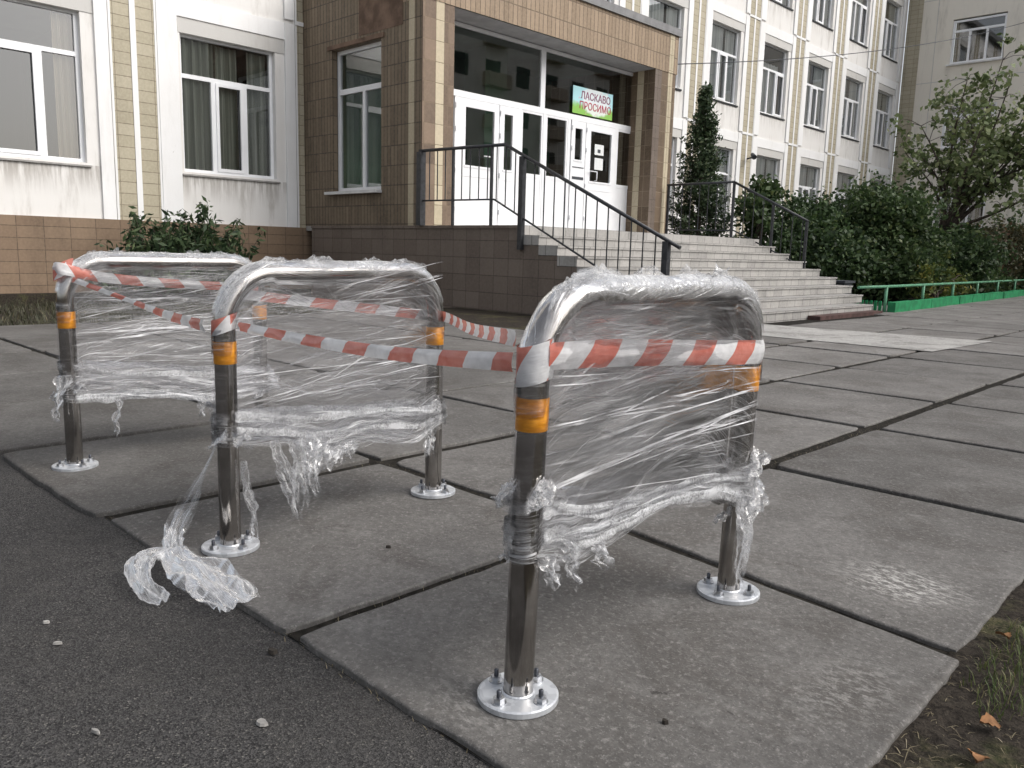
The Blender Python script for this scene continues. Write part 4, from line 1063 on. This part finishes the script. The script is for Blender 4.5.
# scrap trailing on the asphalt
e=empty('film_scrap',(-2.2,.93,0),label='crumpled torn film tail lying over the pavement edge onto the asphalt',cat='plastic film')
dn=[]; b=B()
path=[Vector(p) for p in ((-2.50,1.215,.36),(-2.53,1.15,.20),(-2.52,1.08,.10),(-2.44,1.03,.055),(-2.33,1.01,.045),(-2.22,1.02,.035),(-2.12,1.03,.02),(-2.03,1.03,.0))]
def cat(t,P=path):
    n=len(P)-1; f=min(n-1e-6,t*n); i=int(f); f-=i; p0=P[max(0,i-1)];p1=P[i];p2=P[i+1];p3=P[min(n,i+2)]
    return .5*((2*p1)+(p2-p0)*f+(2*p0-5*p1+4*p2-p3)*f*f+(3*p1-p0-3*p2+p3)*f**3)
def scr_pos(u,v,ly):
    p=cat(u); q=cat(min(1,u+.02)); dd=(q-p) if u<.98 else (p-cat(u-.02)); dd.normalize(); sd=dd.cross(Vector((0,0,1))); 
    if sd.length<.1: sd=Vector((1,0,0))
    sd.normalize(); w=.042+.018*math.sin(u*9+ly)+.02*(u>.45)+.02*fbm(u*4,ly,2); w*=1 if u>.38 else .75
    n_=fbm(u*5,v*1.5+ly*7,1,4); pl=math.sin(v*15+5*fbm(u*3,ly,4)+ly)
    z=p.z+(.010*pl+.018*n_+.006*ly)*(1 if u>.3 else .6); p=p+sd*((v-.5)*2*w)
    gz=.004 if p.y>1.03 else -.016
    return (p.x+2.2,p.y-.93,max(z,gz+.004*pl+.004))
for ly in range(2):
    grid(b,dn,lambda u,v,ly=ly:scr_pos(u,v,ly),110,34,lambda u,v:(.75+.4*fbm(u*8,v*3,3))*(.10 if u<.22 else (.25 if u<.32 else .8)))
LP_=[Vector(p) for p in ((-2.44,1.03,.06),(-2.45,.95,.05),(-2.39,.90,.03),(-2.30,.885,.01),(-2.22,.905,-.01))]
def lobe(u,v):
    p=cat(u,LP_); q=cat(min(1,u+.02),LP_) if u<.98 else p*2-cat(u-.02,LP_); dd=(q-p).normalized(); sd=dd.cross(Vector((0,0,1))).normalized(); w=.05*(1-.5*u)+.01*fbm(u*4,1,1)
    p=p+sd*((v-.5)*2*w); return (p.x+2.2,p.y-.93,max(-.014,p.z+.011*math.sin(v*12+4*fbm(u*3,1,2))+.015*fbm(u*4,v*2,7)))
grid(b,dn,lobe,50,26,lambda u,v:.8+.4*fbm(u*6,v*4,1))
b.build('film_sheet',M['scrap'],e,dn)

# ------------------------------------------------------------------ BARRIER TAPE
def rack_pt(i,s,z,y=-.04):
    loc,rz,_,k,w=rackdefs[i]; x=s*w+k*z; c,sn=math.cos(rz),math.sin(rz); return Vector((loc[0]+x*c-y*sn,loc[1]+x*sn+y*c,z))
def ribbon(b,pts,width,up,l0=0.0,n=60,seed=0,crum=.003,vs=1.0):
    """pts: list of Vector ; width/up: lists (interpolated)"""
    P=pts; L=l0; base=len(b.v); prev=None; rows=[]
    for i in range(n+1):
        t=i/n; p=cat(t,P); f=t*(len(width)-1); k=min(len(width)-2,int(f)); f-=k; w=width[k]*(1-f)+width[k+1]*f
        f=t*(len(up)-1); k=min(len(up)-2,int(f)); f-=k; u=(Vector(up[k])*(1-f)+Vector(up[k+1])*f).normalized()
        if prev is not None: L+=(p-prev).length
        prev=p; dd=(cat(min(1,t+.01),P)-cat(max(0,t-.01),P)).normalized(); nn_=dd.cross(u).normalized()
        m=5; row=[]
        for j in range(m+1):
            v=j/m; off=crum*fbm(L*14,v*2,seed)+w*.10*math.sin(math.pi*v); row.append(p+u*(v-.5)*w+nn_*off); 
        rows.append((row,L))
    for row,L in rows:
        for q in row: b.v.append(tuple(q))
    for i in range(n):
        for j in range(5):
            a=base+i*6+j; b.f.append((a,a+6,a+7,a+1)); b.m.append(0); b.sm.append(True)
            c=.075/5*vs; b.uv.append([(rows[i][1],j*c),(rows[i+1][1],j*c),(rows[i+1][1],(j+1)*c),(rows[i][1],(j+1)*c)])
def knot(b,i,s,z,hgt,tilt,ph,r=RR+.006):
    loc,rz,_,k,w=rackdefs[i]; pts=[]; c=rack_pt(i,s,z,0); base=len(b.v); n=30
    for q in range(n+1):
        a=2*math.pi*q/n; 
        for j in range(4): 
            v=j/3; rr=r+.002*fbm(a,v*3,i); b.v.append((c.x+rr*math.cos(a)+k*0,c.y+rr*math.sin(a),z+(v-.5)*hgt+tilt*math.cos(a-1.0)))
    for q in range(n):
        for j in range(3):
            a=base+q*4+j; b.f.append((a,a+4,a+5,a+1)); b.m.append(0); b.sm.append(True); L=lambda q:ph+q/n*2*math.pi*r*1.0
            b.uv.append([(L(q),j*.03),(L(q+1),j*.03),(L(q+1),(j+1)*.03),(L(q),(j+1)*.03)])
Z=(0,0,1)
b=B(); ribbon(b,[rack_pt(0,.0,.782,-.038),rack_pt(0,.25,.775,-.037),rack_pt(0,.6,.755,-.037),rack_pt(0,.97,.735,-.0385),rack_pt(0,1.035,.733,-.012),rack_pt(0,1.02,.735,.035)],[.058,.064,.066,.068,.068,.06],[Z,Z],.055,80,1,.002)
knot(b,0,0,.768,.085,.012,.105)
tag(b.build('barrier_tape',M['tape']),'wide flat red and white tape stretched across the nearest hoop stand','tape','red and white barrier tape')
b=B(); ribbon(b,[rack_pt(1,.03,.74,-.045),rack_pt(1,.03,.735,-.08).lerp(rack_pt(0,0,.765,.05),.3)+Vector((0,0,-.012)),rack_pt(1,.03,.735,-.05).lerp(rack_pt(0,0,.765,.05),.65)+Vector((0,0,-.02)),rack_pt(0,-.04,.765,.03)],[.028,.032,.036,.042],[Z,(.2,.2,1),Z],.0,90,2,.006,.3)
knot(b,1,0,.745,.05,.014,.075)
tag(b.build('barrier_tape',M['tape']),'rolled red and white tape sagging from the middle stand to the nearest stand','tape','red and white barrier tape')
b=B(); ribbon(b,[rack_pt(0,-.03,.815,.04),rack_pt(0,0,.80,.05).lerp(rack_pt(1,1,.745,-.05),.5)+Vector((0,0,-.012)),rack_pt(1,1.0,.735,-.05),rack_pt(1,.94,.74,.048),rack_pt(1,.5,.79,.05),rack_pt(1,.06,.84,.045)],[.036,.036,.04,.04,.036,.032],[Z,Z],.03,130,3,.004,-.5)
tag(b.build('barrier_tape',M['tape']),'thin striped tape from the nearest stand passing behind the film of the middle stand','tape','red and white barrier tape')
b=B(); ribbon(b,[rack_pt(2,-.03,.875,.03),rack_pt(2,-.02,.875,-.04),rack_pt(2,.18,.835,-.032),rack_pt(2,.6,.80,-.026),rack_pt(2,.97,.785,-.036)],[.045,.05,.045,.04,.04],[Z,Z],.02,90,4,.006,-.6)
knot(b,2,0,.87,.06,.02,.06)
tag(b.build('barrier_tape',M['tape']),'striped tape across the top of the leftmost hoop stand','tape','red and white barrier tape')
b=B(); m1=rack_pt(2,.1,.81,-.05); m2=rack_pt(1,0,.735,.05)
ribbon(b,[rack_pt(2,.02,.83,-.05),m1.lerp(m2,.35)+Vector((0,0,-.015)),m1.lerp(m2,.68)+Vector((0,0,-.02)),m2+Vector((-.02,-.03,0))],[.024,.018,.034,.04],[(.3,.3,1),(0,0,1),(-.3,0,1)],.04,90,5,.006,.5)
tag(b.build('barrier_tape',M['tape']),'twisted striped tape dropping diagonally from the leftmost to the middle stand','tape','red and white barrier tape')

# ------------------------------------------------------------------ GROUND LITTER
rng=np.random.default_rng(33)
def blades(n,xy,h,w,mat,name,lean=.6,flat=False,z0=-.01):
    b=B()
    for _ in range(n):
        x,y=xy(); a=rng.uniform(0,2*math.pi); l=h*rng.uniform(.4,1.2); d=Vector((math.cos(a),math.sin(a),0)); s=Vector((-d.y,d.x,0))*w*rng.uniform(.6,1.3)
        e=rng.uniform(0,1); p=Vector((x,y,z0)); up=Vector((0,0,1))*(l*(.08 if flat else 1)); o1=p+d*l*(lean if not flat else 1)*.35+up*.55+(Vector((0,0,.006)) if flat else Vector()); o2=p+d*l*(lean if not flat else 1)+up*(.85 if not flat else .3)
        uv=[(e,e)]*4; b.quad([p-s,p+s,o1+s*.7,o1-s*.7],uv=uv); b.quad([o1-s*.7,o1+s*.7,o2+s*.15,o2-s*.15],uv=uv)
    o=b.build(name,mat); tag(o,kind='stuff'); return o
def dirtxy(): 
    while True:
        x=rng.uniform(-.48,.5); y=rng.uniform(1.3,3.3); 
        if fbm(x*3,y*3,4)>.08: return x,y
tag(blades(2600,dirtxy,.045,.0014,M['grass'],'grass_tufts'),'patchy green grass in the soil at the right corner','grass')
tag(blades(2600,lambda:(rng.uniform(-.52,.5),rng.uniform(1.2,3.2)),.06,.0012,M['straw'],'straw_litter',flat=True,z0=-.02),'dry straw scattered on the soil at the right corner','straw')
def jxy():
    k=rng.integers(0,4)
    if k==0: return rng.uniform(-4.3,-.6),rng.choice([2.31,3.66,5.03])+rng.normal()*.012
    if k==1: return rng.choice([-1.79,-3.075,-1.79])+rng.normal()*.012,rng.uniform(1.1,7)
    if k==2: return -1.8+rng.normal()*.015,rng.uniform(1.2,5)
    return rng.uniform(-5,-.5),1.06+rng.normal()*.01
tag(blades(2200,jxy,.024,.0011,M['straw'],'joint_weeds',z0=-.03),'dry weeds in the joints between the paving slabs','weeds')
def vxy(): return rng.uniform(-15.2,-10.8),rng.uniform(0,9.5)
tag(blades(9000,vxy,.12,.006,M['dullgrass'],'verge_grass',z0=-.09),'dry grass verge under the left school windows','grass')
def vxy2(): return rng.uniform(-10.8,-6.3),rng.uniform(7.9,9.65)
tag(blades(2500,vxy2,.06,.004,M['straw'],'verge_litter',z0=-.09),'dry grass and dirt at the foot of the brown stair wall','grass')
o=B().quad([(-10.75,7.72,-.010),(-6.2,7.72,-.010),(-6.0,9.72,-.010),(-10.75,9.72,-.010)]).build('verge_soil',M['soil']); tag(o,kind='structure')
b=B(); nx,ny=120,150; x0_,x1_,y0_,y1_=-.62,2.5,.4,3.6
def sh(x,y):
    e=max(0,1-abs(x+.52)/.12); top=-.012+.012*fbm(x*3,y*3,1)*min(1,(x+.56)*6)+.007*fbm(x*14,y*14,2)+.004*fbm(x*50,y*50,2)
    if x<-.56: top=-.06
    return top
gg=[[(x0_+(x1_-x0_)*(i/nx)**1.8,y0_+(y1_-y0_)*j/ny) for j in range(ny+1)] for i in range(nx+1)]
base=len(b.v)
for i in range(nx+1):
    for j in range(ny+1): x,y=gg[i][j]; b.v.append((x,y,sh(x,y)))
for i in range(nx):
    for j in range(ny): a=base+i*(ny+1)+j; b.f.append((a,a+ny+1,a+ny+2,a+1)); b.m.append(0); b.uv.append(None); b.sm.append(True)
tag(b.build('soil_bank',M['soil']),kind='structure')
# dry leaves in the soil corner
def dead_leaf(loc,rz,s,label):
    b=B(); n=8; base=len(b.v)
    for i in range(n+1):
        t=i/n; w=math.sin(math.pi*min(1,t*1.02))**.7*.42*s
        for j in range(5): v=(j-2)/2; b.v.append(((t-.5)*s+.02*s*fbm(t*9,v,1),v*w*(1+.25*math.sin(t*20)),.25*s*v*v*(.6+.4*math.sin(t*5))+.12*s*math.sin(t*3)))
    for i in range(n):
        for j in range(4): a=base+i*5+j; b.f.append((a,a+5,a+6,a+1)); b.m.append(0); b.uv.append(None); b.sm.append(True)
    o=b.build('dry_leaf',M['deadleaf']); o.location=loc; o.rotation_euler=(.2,.1,rz); tag(o,label,'leaf')
dead_leaf((-.378,1.935,.0),.6,.045,'curled orange dry leaf on the soil, right of the foreground slab corner')
dead_leaf((-.364,1.775,.0),1.9,.045,'orange dry leaf at the bottom right, nearest the foreground slab')
dead_leaf((-.475,2.44,.0),2.6,.045,'yellowed dry leaf beside the straw tuft at the right edge')
def chip(loc,sx,sy,rz,label,mat,name,cat_):
    b=B(); n=9; top=[];rr=random.Random(int(loc[0]*1000))
    for i in range(n): a=2*math.pi*i/n; q=rr.uniform(.7,1.1); top.append((sx*q*math.cos(a),sy*q*math.sin(a)))
    hi=[(x*.85,y*.85,(.002 if name!='pebble' else .006)+.001*rr.random()) for x,y in top]; lo=[(x,y,-.004) for x,y in top]
    b.quad(hi); 
    for i in range(n): j=(i+1)%n; b.quad([lo[i],lo[j],hi[j],hi[i]])
    o=b.build(name,mat); o.location=loc; o.rotation_euler=(0,0,rz); tag(o,label,cat_)
M['chip']=plain('pale_litter',(.30,.29,.275),.8,0,.2,.3,30); M['stone']=plain('dark_stone',(.04,.035,.03),.9,0,.2,.3,30,.5)
# positions unprojected once from the photograph onto the road plane
chip((-1.496,.806,-.015),.017,.011,.4,'pale flat scrap lying on the asphalt near the foreground slab edge',M['chip'],'litter_scrap','litter')
chip((-1.703,.539,-.014),.016,.005,.2,'small pale sliver lowest on the left asphalt',M['chip'],'litter_scrap','litter')
chip((-2.166,.611,-.014),.013,.005,1.0,'thin pale sliver in the middle of the left asphalt',M['chip'],'litter_scrap','litter')
chip((-2.313,.627,-.014),.009,.006,1.0,'tiny pale chip above the middle sliver on the left asphalt',M['chip'],'litter_scrap','litter')
chip((-1.758,.98,-.014),.016,.010,.3,'dark pebble on the asphalt beside the joint of two slabs',M['stone'],'pebble','pebble')
chip((-2.12,1.62,.0),.010,.007,.3,'small dark crumb on the slab of the middle stand',M['stone'],'pebble','pebble')
chip((-.88,1.42,.0),.008,.006,.3,'small dark crumb near the middle of the foreground slab',M['stone'],'pebble','pebble')

# ------------------------------------------------------------------ CAMERA
f=817.56; pi_,ro,az=R(9.25048548),R(1.53320211),R(43.90854395)
D1=Vector((math.sin(az),math.cos(az),0)); D2=Vector((math.cos(az),-math.sin(az),0))
fw_=Vector((0,math.cos(pi_),-math.sin(pi_))); up_=Vector((0,math.sin(pi_),math.cos(pi_))); r_=Vector((1,0,0))
r2=r_*math.cos(ro)+up_*math.sin(ro); u2=-r_*math.sin(ro)+up_*math.cos(ro)
tw=lambda v:Vector((v.dot(D2),v.dot(D1),v.z))
X,Y_,Z_=tw(r2),tw(u2),-tw(fw_)
cam=bpy.data.cameras.new('camera'); cam.sensor_width=36; cam.lens=f/1024*36; cam.clip_end=2000; cam.clip_start=.05
co=bpy.data.objects.new('camera',cam); COL.objects.link(co)
co.matrix_world=Matrix(((X.x,Y_.x,Z_.x,0),(X.y,Y_.y,Z_.y,0),(X.z,Y_.z,Z_.z,1.0),(0,0,0,1)))
scene.camera=co
# ------------------------------------------------------------------ LIGHT
SUN_EL,SUN_AZ=R(42),R(62)      # azimuth from +Y toward +X
w=bpy.data.worlds.new('World'); scene.world=w; w.use_nodes=True; nt=w.node_tree; nt.nodes.clear()
sky=nt.nodes.new('ShaderNodeTexSky'); sky.sky_type='NISHITA'; sky.sun_disc=False; sky.sun_elevation=SUN_EL; sky.sun_rotation=SUN_AZ; sky.dust_density=4; sky.air_density=1.0
hs=nt.nodes.new('ShaderNodeHueSaturation'); hs.inputs['Saturation'].default_value=.30
bg=nt.nodes.new('ShaderNodeBackground'); bg.inputs[1].default_value=.14; ow=nt.nodes.new('ShaderNodeOutputWorld')
nt.links.new(sky.outputs[0],hs.inputs['Color']); nt.links.new(hs.outputs[0],bg.inputs[0]); nt.links.new(bg.outputs[0],ow.inputs[0])
su=bpy.data.lights.new('sun','SUN'); su.energy=1.35; su.angle=R(40); su.color=(1,.955,.895)
so=bpy.data.objects.new('sun',su); COL.objects.link(so)
sd=Vector((math.cos(SUN_EL)*math.sin(SUN_AZ),math.cos(SUN_EL)*math.cos(SUN_AZ),math.sin(SUN_EL)))
so.rotation_euler=sd.to_track_quat('Z','Y').to_euler()
vs=scene.view_settings; vs.view_transform='Standard'; vs.look='None'; vs.gamma=1; vs.exposure=.5; vs.use_curve_mapping=False
cy=scene.cycles; cy.transparent_max_bounces=24; cy.max_bounces=8; cy.use_denoising=True; cy.sample_clamp_indirect=8
